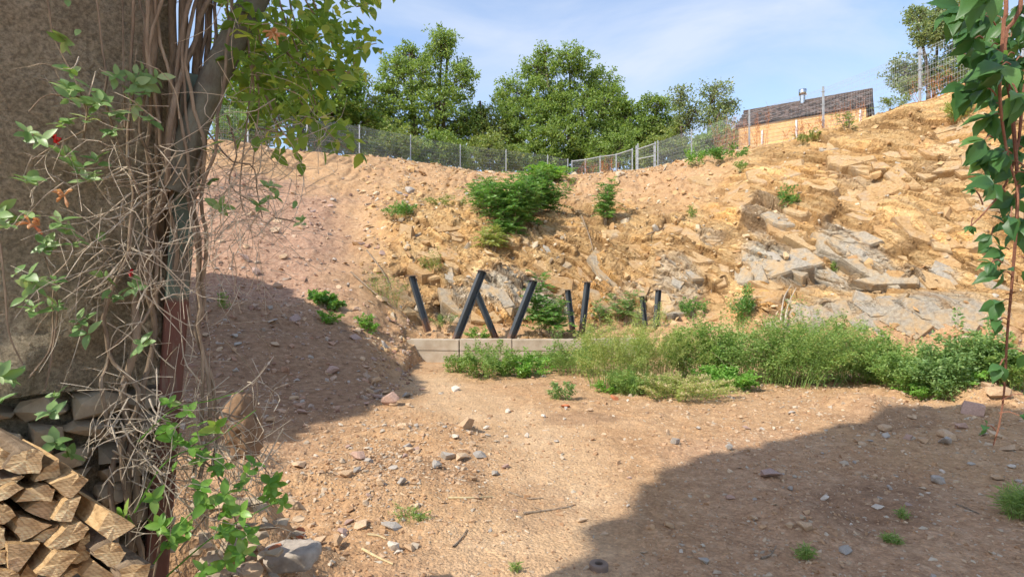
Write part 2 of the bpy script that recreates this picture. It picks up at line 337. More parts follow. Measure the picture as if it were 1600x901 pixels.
def metal(c, r=.45, me=.8, var=.15):
    def f(nt, bs):
        n = noise(nt, 12, 5).outputs['Fac']; nt.links.new(mix(nt, var, c, ramp(nt, n, [(.3, (.2, .2, .2)), (.7, (.8, .8, .8))]), 'OVERLAY'), bs.inputs['Base Color'])
        rough(bs, r, .5); bs.inputs['Metallic'].default_value = me
    return f
M['galv'] = mat('galvanised_steel', metal((.42, .44, .45), .5, .3)); M['chrome'] = mat('stainless_pipe', metal((.62, .63, .64), .25, 1.))
M['rust'] = mat('rusty_iron', metal((.20, .145, .11), .8, .2, .5))
def steel_f(nt, bs):
    tc = nd(nt, 'ShaderNodeTexCoord'); sp = nd(nt, 'ShaderNodeSeparateXYZ'); nt.links.new(tc.outputs['Object'], sp.inputs[0])
    n = noise(nt, 9, 5).outputs['Fac']; f = math_(nt, 'ADD', math_(nt, 'MULTIPLY', sp.outputs[2], 1.0), math_(nt, 'MULTIPLY', n, .5))
    c = ramp(nt, f, [(.42, (.20, .105, .06)), (.62, (.06, .07, .078))]); nt.links.new(c, bs.inputs['Base Color']); rough(bs, .45, .5)
M['steel'] = mat('painted_steel', steel_f)
def concrete_f(nt, bs):
    n = noise(nt, 3, 7, .65).outputs['Fac']; n2 = noise(nt, 60, 3).outputs['Fac']
    c = ramp(nt, n, [(.3, (.35, .27, .19)), (.5, (.45, .37, .27)), (.75, (.53, .46, .37))]); nt.links.new(c, bs.inputs['Base Color']); rough(bs, .9, .2)
    bump(nt, bs, math_(nt, 'ADD', n, math_(nt, 'MULTIPLY', n2, .3)), .35, .01)
M['concrete'] = mat('weathered_concrete', concrete_f)
def plaster_f(nt, bs):
    n = noise(nt, 3.2, 6, .6).outputs['Fac']; g = noise(nt, 75, 5, .75).outputs['Fac']; g2 = noise(nt, 190, 3, .7).outputs['Fac']
    c = ramp(nt, n, [(.3, (.37, .295, .195)), (.5, (.48, .395, .27)), (.72, (.57, .485, .35))])
    c = mix(nt, .5, c, ramp(nt, g, [(.38, (.1, .1, .1)), (.62, (.85, .85, .85))]), 'OVERLAY')
    nt.links.new(c, bs.inputs['Base Color']); rough(bs, .95, .1); bump(nt, bs, math_(nt, 'ADD', g, math_(nt, 'MULTIPLY', g2, .5)), 1., .03)
M['plaster'] = mat('rough_plaster', plaster_f)
def post_f(nt, bs):
    tc = nd(nt, 'ShaderNodeTexCoord'); sp = nd(nt, 'ShaderNodeSeparateXYZ'); nt.links.new(tc.outputs['Object'], sp.inputs[0])
    mp = nd(nt, 'ShaderNodeMapping'); mp.inputs['Scale'].default_value = (1, 1, .2); nt.links.new(tc.outputs['Object'], mp.inputs[0])
    n = noise(nt, 26, 6, .7, mp.outputs[0]).outputs['Fac']; f = math_(nt, 'ADD', math_(nt, 'MULTIPLY', sp.outputs[2], .4), math_(nt, 'MULTIPLY', n, .05))
    paint = ramp(nt, f, [(.645, (.16, .07, .05)), (.655, (.14, .19, .145))])
    wear = ramp(nt, n, [(.52, (0, 0, 0)), (.6, (1, 1, 1))]); c = mix(nt, math_(nt, 'MULTIPLY', wear, .75), paint, (.20, .14, .10))
    nt.links.new(c, bs.inputs['Base Color']); rough(bs, .7, .3); bump(nt, bs, n, .5, .01)
M['post'] = mat('flaking_paint_post', post_f)
def shingle_f(nt, bs):
    ge = nd(nt, 'ShaderNodeNewGeometry'); c = ramp(nt, ge.outputs['Random Per Island'], [(0, (.035, .026, .022)), (.6, (.10, .07, .058)), (1, (.17, .12, .10))])
    nt.links.new(c, bs.inputs['Base Color']); rough(bs, .9, .2)
M['shingle'] = mat('brown_shingle', shingle_f)
M['cabin'] = mat('orange_timber', wood_like((.55, .32, .12), (.74, .49, .22), (.82, .60, .33), (.3, .3, 1)))
M['white'] = mat('white_paint', metal((.72, .72, .70), .6, 0., .1))
M['render'] = mat('caster_render', metal((.55, .48, .38), .9, 0., .2)); M['tile'] = mat('caster_tile', metal((.30, .13, .08), .8, 0., .3))  # finishes of the added unseen shade casters

# ------------------------------------------------------------------ terrain
# every column: (distance, height) knots from the yard's end up the quarry side to the plateau
def z_(py, Y): return EYE+(450.5-py)/F*Y
KN = {  # px: C, D, E, F, Fb, F2, G, H   as (Y, py)
 -700: [(5.0, 735), (7, 610), (9.2, 520), (11, 470), (12.5, 425), (17, 340), (24, 205), (25.5, 200)],
  100: [(5.0, 735), (7, 610), (9.2, 520), (11, 470), (12.5, 425), (18, 320), (25, 205), (26, 200)],
  330: [(5.3, 716), (7.6, 602), (10, 505), (11.5, 465), (13, 430), (19, 292), (25.5, 222), (26.5, 217)],
  479: [(6.0, 687), (8.3, 602), (10.5, 520), (12, 478), (13.5, 440), (20.5, 312), (27.5, 240), (29, 237)],
  560: [(6.9, 656), (8.6, 603), (11.0, 530), (12.7, 485), (14, 450), (20, 330), (28, 246), (33, 242)],
  625: [(8.6, 615), (10, 587), (11.8, 545), (13.0, 505), (14.2, 478), (18.6, 335), (28, 254), (36, 249)],
  660: [(9.4, 601), (12.5, 564), (12.68, 531), (14.2, 508), (14.6, 485), (17.9, 342), (27, 262), (37.5, 255)],
  760: [(9.6, 598), (12.5, 564), (12.66, 531), (14.2, 516), (14.6, 490), (17.2, 352), (25, 280), (40.5, 268)],
  890: [(9.5, 600), (12.5, 564), (12.66, 532), (14.4, 515), (14.8, 485), (16.8, 372), (24, 284), (44, 273)],
 1000: [(8.9, 610), (12.5, 564), (12.75, 538), (14.5, 505), (15, 478), (16.8, 372), (23, 276), (39, 264)],
 1100: [(8.8, 612), (11.6, 573), (13.0, 530), (14.0, 495), (14.5, 478), (16.3, 372), (21.5, 254), (31.5, 244)],
 1200: [(9.4, 602), (11.8, 571), (12.7, 530), (13.1, 478), (13.9, 455), (15.4, 372), (19.6, 233), (25, 225)],
 1300: [(9.6, 598), (11.9, 569), (12.4, 530), (12.7, 466), (13.7, 450), (14.9, 365), (18.4, 207), (22.4, 200)],
 1440: [(9.5, 600), (11.4, 575), (11.9, 528), (12.2, 470), (13.1, 452), (14.2, 350), (17.2, 166), (18.7, 156)],
 1560: [(9.4, 601), (11.0, 580), (11.4, 538), (11.8, 470), (12.5, 450), (13.5, 330), (16, 118), (17, 106)],
 1750: [(9.4, 601), (10.6, 584), (11.0, 540), (11.4, 460), (12.0, 445), (13.0, 310), (15, 50), (16, 40)],
 2500: [(9.4, 601), (10.6, 584), (11.0, 540), (11.4, 460), (12.0, 445), (13.0, 310), (15, 50), (16, 40)],
}
kpx = np.array(sorted(KN)); kY = np.array([[y for y, p in KN[k]] for k in sorted(KN)]); kZ = np.array([[z_(p, y) for y, p in KN[k]] for k in sorted(KN)])
cols = np.concatenate([np.arange(-700, -20, 20), np.arange(-20, 1622, 2.1), np.arange(1630, 2500, 25)]).astype(float)
def cub(x, xs, ys):   # monotone-ish cubic between columns
    i = np.clip(np.searchsorted(xs, x)-1, 0, len(xs)-2); t = ((x-xs[i])/(xs[i+1]-xs[i])); t = .5*t+.5*t*t*(3-2*t)
    return ys[i]*(1-t)[:, None]+ys[i+1]*t[:, None]
cY = cub(cols, kpx, kY); cZ = cub(cols, kpx, kZ); nc = len(cols)
cY = np.concatenate([np.full((nc, 1), .8), np.full((nc, 1), 3.0), cY, np.full((nc, 1), 90.)], 1)
cZ = np.concatenate([np.zeros((nc, 2)), cZ, cZ[:, -1:]-.5], 1); cZ[:, 2] = np.maximum(cZ[:, 2], 0.0)
SEG = [14, 110, 46, 34, 40, 26, 96, 110, 30, 14]
us = np.concatenate([i+np.arange(n)/n for i, n in enumerate(SEG)]+[[float(len(SEG))]]); nr = len(us)
ii = np.clip(us.astype(int), 0, len(SEG)-1); tt = us-ii
GY = cY[:, ii]*(1-tt)+cY[:, ii+1]*tt; GZ = cZ[:, ii]*(1-tt)+cZ[:, ii+1]*tt        # (nc,nr)
for _ in range(5):                                                                # round the knots off
    k = np.pad(GZ, ((0, 0), (1, 1)), 'edge'); GZ = .25*k[:, :-2]+.5*GZ+.25*k[:, 2:]
near = us < 1; GYn = GY.copy()
GX = (cols[:, None]-800)/F*GY
P = np.stack([GX, GY, GZ], -1).reshape(-1, 3); U = np.broadcast_to(us, (nc, nr)).reshape(-1); PXc = np.broadcast_to(cols[:, None], (nc, nr)).reshape(-1)
def normals(P):
    G = P.reshape(nc, nr, 3); a = np.gradient(G, axis=0); b = np.gradient(G, axis=1); N = np.cross(a, b).reshape(-1, 3)
    return N/(np.linalg.norm(N, axis=1)[:, None]+1e-9)
N0 = normals(P)
for _ in range(12):
    g = N0.reshape(nc, nr, 3); g = (g+np.roll(g, 1, 0)+np.roll(g, -1, 0)+np.roll(g, 1, 1)+np.roll(g, -1, 1)); g /= np.linalg.norm(g, axis=2)[..., None]; N0 = g.reshape(-1, 3)
pyc = 450.5-(P[:, 2]-EYE)/P[:, 1]*F
# zones
wob = fbm(P*.55, 4, 3)
rockR = sm(1090, 1180, PXc+60*wob)*sm(4.2, 4.8, U+.2*wob)*(1-sm(8.45, 8.95, U+.5*wob-.1*sm(1250, 1500, PXc)))
rockM = sm(585, 660, PXc+40*wob+(U-6)*10)*(1-sm(1090, 1180, PXc+60*wob))*sm(5.0, 5.6, U)*(1-sm(7.15, 7.8, U+.45*wob))
rock = np.clip(rockR+rockM, 0, 1)
grey = np.zeros_like(U)
def patch(cx, cy, rx, ry, k=1., rot=0.):
    dx = (PXc-cx); dy = (pyc-cy); c, s = math.cos(rot), math.sin(rot); d = np.sqrt(((dx*c+dy*s)/rx)**2+((-dx*s+dy*c)/ry)**2)+.45*wob
    return k*(1-sm(.7, 1.15, d))
on = U > 4.05
for a in [(1225, 410, 75, 38, 1, .2), (1330, 385, 60, 24, .8, .5), (1400, 500, 190, 38, .95, 0), (1195, 255+85, 40, 28, .6, .8), (1345, 430, 60, 22, .8, .1), (1450, 430, 50, 16, .6, 0), (800, 460, 75, 42, .9, .1),
          (715, 480, 34, 30, .75, 0), (990, 480, 40, 40, .5, 0), (1060, 450, 40, 50, .6, 0), (1330, 270, 50, 24, .35, .5), (1110, 370, 22, 16, .5, 0), (1500, 250, 60, 30, .3, 0)]:
    grey = np.maximum(grey, patch(*a)*on)
pink = .85*sm(600, 470, PXc+60*wob+(pyc-400)*.3)*sm(4.2, 5.4, U+.5*wob)*(1-sm(6.9, 7.5, U+.5*wob))+.3*sm(640, 520, PXc+50*wob)*sm(1.7, 2.6, U)*(1-sm(4.2, 5.4, U))
pink = np.maximum(pink, .35*(U < 2.2)*sm(-.1, .5, fbm(P*.4+9, 3, 8)))
# the trodden path through the yard
pth_pts = spline([W(860, 1000, 2.6), W(830, 860, 3.47), W(890, 740, 4.9), W(800, 660, 6.8), W(700, 610, 8.9), W(655, 588, 10.4)], 40)[:, :2]
dd = np.full(len(P), 9.)
mnear = (U < 3.2)
q = P[mnear][:, :2]; dd[mnear] = np.sqrt(((q[:, None, :]-pth_pts[None])**2).sum(-1)).min(1)
path = .6*(1-sm(.15, .85, dd+.5*wob))*mnear
# displacement
def rotz(P, a, b): 
    Rm = np.array(Euler((a, b, .5)).to_matrix()); return P @ Rm.T
def blocks(P, ang, T, Lb, sd):
    """bedded, jointed rock: layers w across the face, blocks v along each layer"""
    Wp = P+np.stack([fbm(P*1.1+k*7, 3, sd+k) for k in range(3)], 1)*.26; a = math.radians(ang)
    w = (Wp[:, 0]*math.sin(a)+Wp[:, 2]*math.cos(a)+Wp[:, 1]*.25)/T; v = (Wp[:, 0]*math.cos(a)-Wp[:, 2]*math.sin(a)+Wp[:, 1]*.15)/Lb
    w = w+.35*vnoise(np.stack([v*.35, w*.2, w*0], 1), sd+9)
    la = np.floor(w); fw = w-la; z = np.zeros_like(la).astype(np.int64)
    def layer(li, fw):
        lr = _h(li, z, z, sd+4); vv = v*(.55+.9*lr)+lr*17; vb = np.floor(vv); fv = vv-vb
        def blk(vi, fv):
            r1, r2, r3 = (_h(li, vi, z+k, sd+5) for k in (1, 2, 3)); return (r1-.5)+(r2-.5)*(fw-.5)*1.5+(r3-.5)*(fv-.5)*1.5, r1
        a1, r1 = blk(vb.astype(np.int64), fv); a0, _ = blk(vb.astype(np.int64)-1, fv+1); t = sm(0, .08, fv); return a0*(1-t)+a1*t-.14*(1-sm(0, .07, np.minimum(fv, 1-fv)))+(lr-.5)*.5, (r1, 1-sm(.01, .07, np.minimum(fv, 1-fv)+.03*fbm(P*5, 2, sd)))
    li = la.astype(np.int64); d1, (r1, cv) = layer(li, fw); d0, _ = layer(li-1, fw+1); t = sm(0, .10, fw)
    d_ = d0*(1-t)+d1*t+.3*(.5-fw)*t-.15*(1-t)
    return d_, r1, np.maximum(cv, 1-sm(.01, .09, np.minimum(fw, 1-fw)+.04*fbm(P*4, 2, sd+3)))
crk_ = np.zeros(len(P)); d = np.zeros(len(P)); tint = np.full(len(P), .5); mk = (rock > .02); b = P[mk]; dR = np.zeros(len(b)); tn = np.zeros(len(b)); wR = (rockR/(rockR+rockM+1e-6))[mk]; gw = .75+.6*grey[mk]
for T_, L_, amp, sd in ((.9, 1.6, .30, 20), (.34, .62, .15, 40), (.15, .28, .05, 60)):
    x1, t1, c1 = blocks(b, 64, T_, L_, sd); x2, t2, c2 = blocks(b, 50, T_*.9, L_*.8, sd+11)
    dR += amp*gw*(x1*wR+x2*(1-wR)); tn += (np.where(wR > .5, t1, t2)-.5)*(.45 if amp > .2 else .5)
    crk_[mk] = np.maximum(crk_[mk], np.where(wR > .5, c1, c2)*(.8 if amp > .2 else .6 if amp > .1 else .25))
d[mk] = dR; tint[mk] = .5+tn
calm = 1-.7*patch(1400, 500, 190, 40)[mk]; d[mk] *= calm
R, D, f1, f2 = cells(b/.13, 71); d[mk] += .03*calm*((R[:, 0]-.5)+((R[:, 1:]-.5)*D).sum(1))
d[mk] += .16*fbm(b*.7, 3, 77)
d *= rock*(0.35+.65*sm(.1, .9, rock))*(1-.35*sm(7.5, 8.4, U)-.4*sm(8.4, 8.9, U))
soft = 1-rock; slope_w = sm(2.6, 4, U)*(1-sm(8.5, 9.0, U)*.75)
d += soft*slope_w*(.24*fbm(P*.55, 4, 5)+.04*fbm(P*4, 3, 6)-.10*np.clip(1-np.abs(fbm(P*np.array([1.3, .25, .4]), 3, 16))*5, 0, 1)*sm(6.5, 8, U))
hill = soft*slope_w*sm(560, 700, PXc); R, D, f1, f2 = cells(P*2.6+fbm(P*2, 2, 9)[:, None], 80); d += hill*(.13*(R[:, 0]-.5)+.07*((R[:, 1:]-.5)*D).sum(1))
R, D, f1, f2 = cells(P*7+fbm(P*5, 2, 19)[:, None]*.6, 90); d += soft*(slope_w*.014+.0)*(R[:, 0]-.5)
yard = 1-sm(2.4, 3.2, U)
d += yard*(1-.75*path)*(.03*fbm(P*1.3, 3, 12)+.02*fbm(P*6, 3, 13)+.012*(R[:, 0]-.5)) - path*.035
d += yard*.035*np.clip(fbm(P*3.1+4, 3, 15), 0, 1)*sm(1.0, 1.6, U)
P = P+N0*d[:, None]*np.where(U < 3, 1, 1)[:, None]
# low bank by the post, soil heap in the shade, spoil at the yard's end
def heap(x, y, r, h, n=.35):
    rr = np.sqrt((P[:, 0]-x)**2+(P[:, 1]-y)**2)/r+n*fbm(P*2.2, 3, 33); P[:, 2] += h*(1-sm(.0, 1., rr))*(U < 3.5)
heap(-1.75, 2.75, .75, .62); heap(-1.35, 3.15, .55, .22); heap(-2.6, 4.1, 1.2, .3); heap(1.95, 3.95, .5, .09); heap(4.9, 7.6, .8, .16); heap(6.6, 8.1, 1.4, .35); heap(-1.1, 4.6, 1.3, .10); heap(-.9, 6.0, .8, .10)
P[:, 2] = np.where(U < 3, np.maximum(P[:, 2], -.045), P[:, 2])
NN = normals(P)
G3 = P.reshape(nc, nr, 3); N3 = NN.reshape(nc, nr, 3)
PYs = 450.5-(G3[..., 2]-EYE)/np.maximum(G3[..., 1], .3)*F
def ground_at(px, py):
    c = int(np.argmin(abs(cols-px))); row = PYs[c]; k = np.nonzero(row <= py)[0]; r = k[0] if len(k) else nr-1
    return G3[c, r].copy(), N3[c, r].copy()
def ground_z(x, y):
    px = 800+F*x/max(y, .3); c = int(np.argmin(abs(cols-px))); r = int(np.argmin(abs(G3[c, :, 1]-y))); return float(G3[c, r, 2])
idx = np.arange(nc*nr).reshape(nc, nr)
Q = np.stack([idx[:-1, :-1], idx[1:, :-1], idx[1:, 1:], idx[:-1, 1:]], -1).reshape(-1, 4)
uq = U[Q].mean(1); pxq = PXc[Q].mean(1); rq = rock[Q].mean(1)
cls = np.where(uq < 2.5, 0, np.where((pxq < 600+(6-uq)*12) & (uq < 8.98), 1, 2)); cls = np.where(uq > 8.98, 3, cls)
dark_earth = np.zeros(len(P))
for cx, cy, rx, ry, k_ in ((1340, 800, 150, 50, .5), (1400, 655, 90, 20, .4), (905, 655, 60, 10, .4), (700, 740, 60, 34, .35), (840, 790, 70, 40, .3), (1000, 800, 90, 40, .2)): dark_earth = np.maximum(dark_earth, patch(cx, cy, rx, ry, k_)*(U < 2.5))  # damp patches on the yard floor
dark_earth = np.maximum(dark_earth, .55*sm(650, 560, PXc+40*wob+(pyc-600)*-.3)*sm(1.9, 2.4, U+.3*wob)*(1-sm(4.3, 5.3, U+.4*wob)))  # darker brown earth over the lower debris slope
zone = np.stack([rock, grey, np.clip(pink, 0, 1), path], 1).astype(np.float32)
LAND = {}
for ci, nm in enumerate(('yard_ground', 'debris_slope', 'quarry_face', 'plateau')):
    qs = Q[cls == ci]; used, inv = np.unique(qs.ravel(), return_inverse=True)
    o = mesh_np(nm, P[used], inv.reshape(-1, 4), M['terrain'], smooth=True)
    a = o.data.attributes.new('zone', 'FLOAT_COLOR', 'POINT'); a.data.foreach_set('color', zone[used].ravel())
    a = o.data.attributes.new('tint', 'FLOAT', 'POINT'); a.data.foreach_set('value', tint[used].astype(np.float32))
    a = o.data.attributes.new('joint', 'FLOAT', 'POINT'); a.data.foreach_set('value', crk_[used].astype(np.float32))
    a = o.data.attributes.new('dark_earth', 'FLOAT', 'POINT'); a.data.foreach_set('value', dark_earth[used].astype(np.float32))
    fl = rq[cls == ci] < .35; o.data.polygons.foreach_set('use_smooth', fl)
    tag(o, kind='structure'); LAND[nm] = o
tag(LAND['yard_ground'], 'trodden orange-beige dirt yard strewn with stones', 'ground'); tag(LAND['debris_slope'], 'reddish slope of loose stony debris below the fence', 'slope')
tag(LAND['quarry_face'], 'ochre quarried rock face with grey slabs and earth above', 'rock face'); tag(LAND['plateau'], 'earth plateau above the quarry where the fence and trees stand', 'terrain')
# the plain all of it stands in
gv = [(-700, -700, -.06), (700, -700, -.06), (700, 900, -.06), (-700, 900, -.06)]
g = mesh_np('ground', gv, [(0, 1, 2, 3)], M['terrain']); tag(g, 'wide bare earth plain around the quarry yard', 'ground', kind='structure')
za = g.data.attributes.new('zone', 'FLOAT_COLOR', 'POINT'); za.data.foreach_set('color', np.tile([0, 0, .1, 0], 4).astype(np.float32))

# ------------------------------------------------------------------ stones
def stone_proto(seed, npts=13, flat=.5, boxy=.5):
    r = np.random.default_rng(seed); bm = bmesh.new()
    for k in range(npts):
        v = r.normal(size=3); v /= np.linalg.norm(v); v = np.sign(v)*np.abs(v)**(1-.5*boxy); v *= r.uniform(.8, 1.05)*.5
        bm.verts.new((v[0], v[1]*r.uniform(.75, 1), v[2]*flat))
    res = bmesh.ops.convex_hull(bm, input=bm.verts); bmesh.ops.delete(bm, geom=list({e for e in res['geom_interior']+res['geom_unused'] if isinstance(e, bmesh.types.BMVert)}), context='VERTS')
    bmesh.ops.triangulate(bm, faces=bm.faces); bm.verts.index_update()
    V = np.array([v.co[:] for v in bm.verts]); T = np.array([[v.index for v in f.verts] for f in bm.faces]); bm.free()
    return V, T
ST = [stone_proto(100+i, 12+i % 6, (.35, .5, .65, .45)[i % 4], (.2, .6, .9)[i % 3]) for i in range(14)]
ST += [stone_proto(777, 46, .5, .75), stone_proto(778, 40, .62, .5)]
SMALL = [stone_proto(300+i, 7+i % 3, (.4, .6, .7)[i % 3], .4) for i in range(10)]
def smesh(i, mname):
    key = f'stone_{mname}_{i}'
    if key in bpy.data.meshes: return bpy.data.meshes[key]
    V, T = ST[i]; me = bpy.data.meshes.new(key); me.from_pydata(V.tolist(), [], T.tolist()); me.materials.append(M[mname]); return me
def put_stone(name, p, n, size, mname, parent, i=None, sc=(1, 1, 1), rz=None, sink=.12):
    i = random.randrange(14) if i is None else i
    o = bpy.data.objects.new(name, smesh(i, mname)); COL.objects.link(o); o.parent = parent
    q = Vector((0, 0, 1)).rotation_difference(Vector(n)); 
    e = Euler((random.gauss(0, .18), random.gauss(0, .18), random.uniform(0, 6.28) if rz is None else rz)).to_matrix()
    flat = (.35, .5, .65, .45)[i % 4]
    o.rotation_euler = (q.to_matrix() @ e).to_euler(); o.scale = (size*sc[0], size*sc[1], size*sc[2])
    o.location = Vector(p)+Vector(n)*size*sc[2]*flat*(.5-sink)
    return o
def scatter(name, protos, Pn, Nn, size, m, parent, sink=.15, aniso=.25):
    Vs = []; Ts = []; off = 0; n = len(Pn); pick = RNG.integers(0, len(protos), n)
    for b in range(len(protos)):
        k = np.nonzero(pick == b)[0]; V, T = protos[b]
        if len(k) == 0: continue
        a = RNG.uniform(0, 2*np.pi, len(k)); s = size[k][:, None]*RNG.uniform(1-aniso, 1+aniso, (len(k), 3))
        X = V[None]*s[:, None, :]; c, sn = np.cos(a)[:, None], np.sin(a)[:, None]
        X = np.stack([X[..., 0]*c-X[..., 1]*sn, X[..., 0]*sn+X[..., 1]*c, X[..., 2]], -1)
        z = Nn[k]; t = np.cross(z, np.array([.3, .9, .2])); t /= np.linalg.norm(t, axis=1)[:, None]; bt = np.cross(z, t)
        X = X[..., :1]*t[:, None]+X[..., 1:2]*bt[:, None]+X[..., 2:]*z[:, None]+(Pn[k]+z*(s[:, 2:]*sink))[:, None]
        Vs.append(X.reshape(-1, 3)); Ts.append((T[None]+np.arange(len(k))[:, None, None]*len(V)+off).reshape(-1, 3)); off += len(k)*len(V)
    o = mesh_np(name, np.concatenate(Vs), np.concatenate(Ts), m, parent, local=False); return tag(o, kind='stuff')
def area_pick(mask, n, power=1.):
    G = G3; e1 = np.linalg.norm(np.gradient(G, axis=0), axis=2); e2 = np.linalg.norm(np.gradient(G, axis=1), axis=2)
    w = (e1*e2/np.maximum(G[..., 1], 1)**power).ravel()*mask*(PXc > -40)*(PXc < 1640)
    k = RNG.choice(len(w), n, p=w/w.sum()); j = RNG.normal(size=(n, 3))*.015*P[k][:, 1:2]*.5; j[:, 2] = 0
    return k, P[k]+j*0.4
yd = (U < 2.5).astype(float)*(1-.8*path)*sm(2.2, 3.0, P[:, 1])
rub = yd*(.25+1.6*np.exp(-(((P[:, 0]+1.0)/1.1)**2+((P[:, 1]-5)/1.6)**2))+.6*sm(0, .4, fbm(P*.5, 3, 44)))
k, pp = area_pick(rub+.5*yd*sm(.5, 2.5, P[:, 0]), 23000, 1.4); s = np.exp(RNG.normal(math.log(.0185), .55, len(k))).clip(.008, .075)*np.sqrt(np.maximum(P[k][:, 1], 3)/4)
scatter('rubble', SMALL, pp, NN[k], s, M['rubble'], LAND['yard_ground'], .03)
dsl = ((PXc < 640) & (U > 2.2) & (U < 8.7)).astype(float)*sm(5, 5.8, P[:, 1])*(.35+sm(.2, .8, pink)); k, pp = area_pick(dsl*(.45+1.1*(1-sm(4.5, 6., U))), 11000, 1.2); s = np.exp(RNG.normal(math.log(.042), .62, len(k))).clip(.012, .24)*np.sqrt(P[k][:, 1]/10)
scatter('rubble', SMALL, pp, NN[k], s, M['debris'], LAND['debris_slope'], .04)
qf = ((PXc > 560) & (U > 3.6) & (U < 8.95)).astype(float)*(.55+.5*rock); k, pp = area_pick(qf*(1-.75*rockR)*(1-.4*rockM), 8000, 1.); s = np.exp(RNG.normal(math.log(.075), .55, len(k))).clip(.025, .32)*np.sqrt(P[k][:, 1]/15)
scatter('rubble', SMALL+ST[:6], pp, NN[k], s, M['rocks'], LAND['quarry_face'], .05, .45)

# single stones one can pick out: (px, py, width px, kind)
YS = LAND['yard_ground']
picked = [(727, 663, 30, 'tan'), (748, 714, 22, 'grey'), (722, 718, 24, 'tan'), (760, 668, 12, 'pale'), (614, 730, 20, 'grey'), (700, 712, 22, 'grey'), (640, 705, 16, 'tan'), (540, 742, 24, 'tan'),
 (565, 820, 30, 'tan'), (610, 822, 34, 'grey'), (640, 858, 24, 'tan'), (614, 856, 22, 'pale'), (526, 852, 26, 'tan'), (500, 848, 24, 'tan'), (535, 832, 22, 'pink'), (478, 850, 20, 'grey'), (536, 840, 9, 'pale'),
 (545, 816, 18, 'pink'), (470, 725, 26, 'tan'), (596, 757, 18, 'tan'), (560, 714, 26, 'pink'), (628, 754, 20, 'grey'), (680, 725, 24, 'grey'), (738, 749, 14, 'tan'), (775, 740, 16, 'grey'), (790, 682, 8, 'pale'),
 (610, 628, 28, 'pink'), (515, 578, 26, 'pink'), (660, 608, 12, 'pink'), (635, 618, 14, 'grey'), (885, 633, 16, 'brick'), (910, 815, 18, 'tan'), (1100, 880, 20, 'grey'), (1205, 738, 34, 'pink'), (1222, 735, 14, 'tan'),
 (1256, 829, 24, 'tan'), (1372, 793, 18, 'pale'), (1288, 778, 14, 'pale'), (1478, 692, 22, 'grey'), (1442, 690, 18, 'tan'), (1425, 653, 12, 'tan'), (1480, 682, 26, 'tan'), (1555, 745, 22, 'tan'), (1360, 690, 10, 'grey'),
 (1465, 755, 20, 'grey'), (1320, 866, 20, 'grey'), (1045, 822, 16, 'tan'), (1055, 690, 14, 'grey'), (1140, 700, 14, 'grey'), (1385, 672, 18, 'tan'), (1500, 668, 18, 'pink'), (1550, 680, 24, 'tan'), (1575, 700, 26, 'tan'),
 (1520, 640, 30, 'pink'), (1560, 620, 34, 'tan'), (1540, 605, 20, 'tan'), (850, 652, 10, 'pale'), (795, 643, 12, 'pale'), (982, 790, 8, 'pale'), (870, 690, 10, 'grey'), (920, 640, 14, 'tan'), (960, 622, 14, 'brick')]
for (px, py, w, kd) in picked:
    p, n = ground_at(px, py+w*.18); put_stone('stone', p, n*.5+np.array([0, 0, .5]), w*p[1]/F*1.15, 'brick' if kd == 'brick' else 'st_'+kd, YS if p[1] < 10 else LAND['debris_slope'], sc=(1, .85, random.uniform(.8, 1.2)))
kinds = ['tan', 'tan', 'tan', 'grey', 'pink', 'grey', 'pale']
rz_ = yd*(.2+2.4*np.exp(-(((P[:, 0]+1.1)/1.0)**2+((P[:, 1]-4.9)/1.5)**2))+1.0*np.exp(-(((P[:, 0]-3.6)/1.6)**2+((P[:, 1]-5.2)/1.0)**2)))
k, pp = area_pick(rz_, 190, 1.0)
for j, p in zip(k, pp): put_stone('stone', p, NN[j]*.4+np.array([0, 0, .6]), random.choice((7, 9, 11, 13, 17))*p[1]/F, 'st_'+random.choice(kinds), YS, sc=(1, random.uniform(.6, 1), random.uniform(.7, 1.2)))
DS = LAND['debris_slope']; k, pp = area_pick(dsl*(pyc > 300)*(.25+1.5*(1-sm(4.2, 5.2, U))), 190, .6)
for j, p in zip(k, pp): put_stone('stone', p, NN[j], random.choice((8, 10, 12, 16, 22))*p[1]/F, 'st_'+random.choice(['pink', 'tan', 'pink', 'tan', 'grey']), DS, sc=(1, random.uniform(.6, 1), random.uniform(.6, 1)))
QF = LAND['quarry_face']; k, pp = area_pick(qf*(.3+.4*rock), 90, .5)
for j, p in zip(k, pp): put_stone('rock', p, NN[j], random.choice((10, 13, 16, 20, 26))*p[1]/F, 'rocks', QF, sc=(1, random.uniform(.5, 1), random.uniform(.5, .9)), sink=.42)
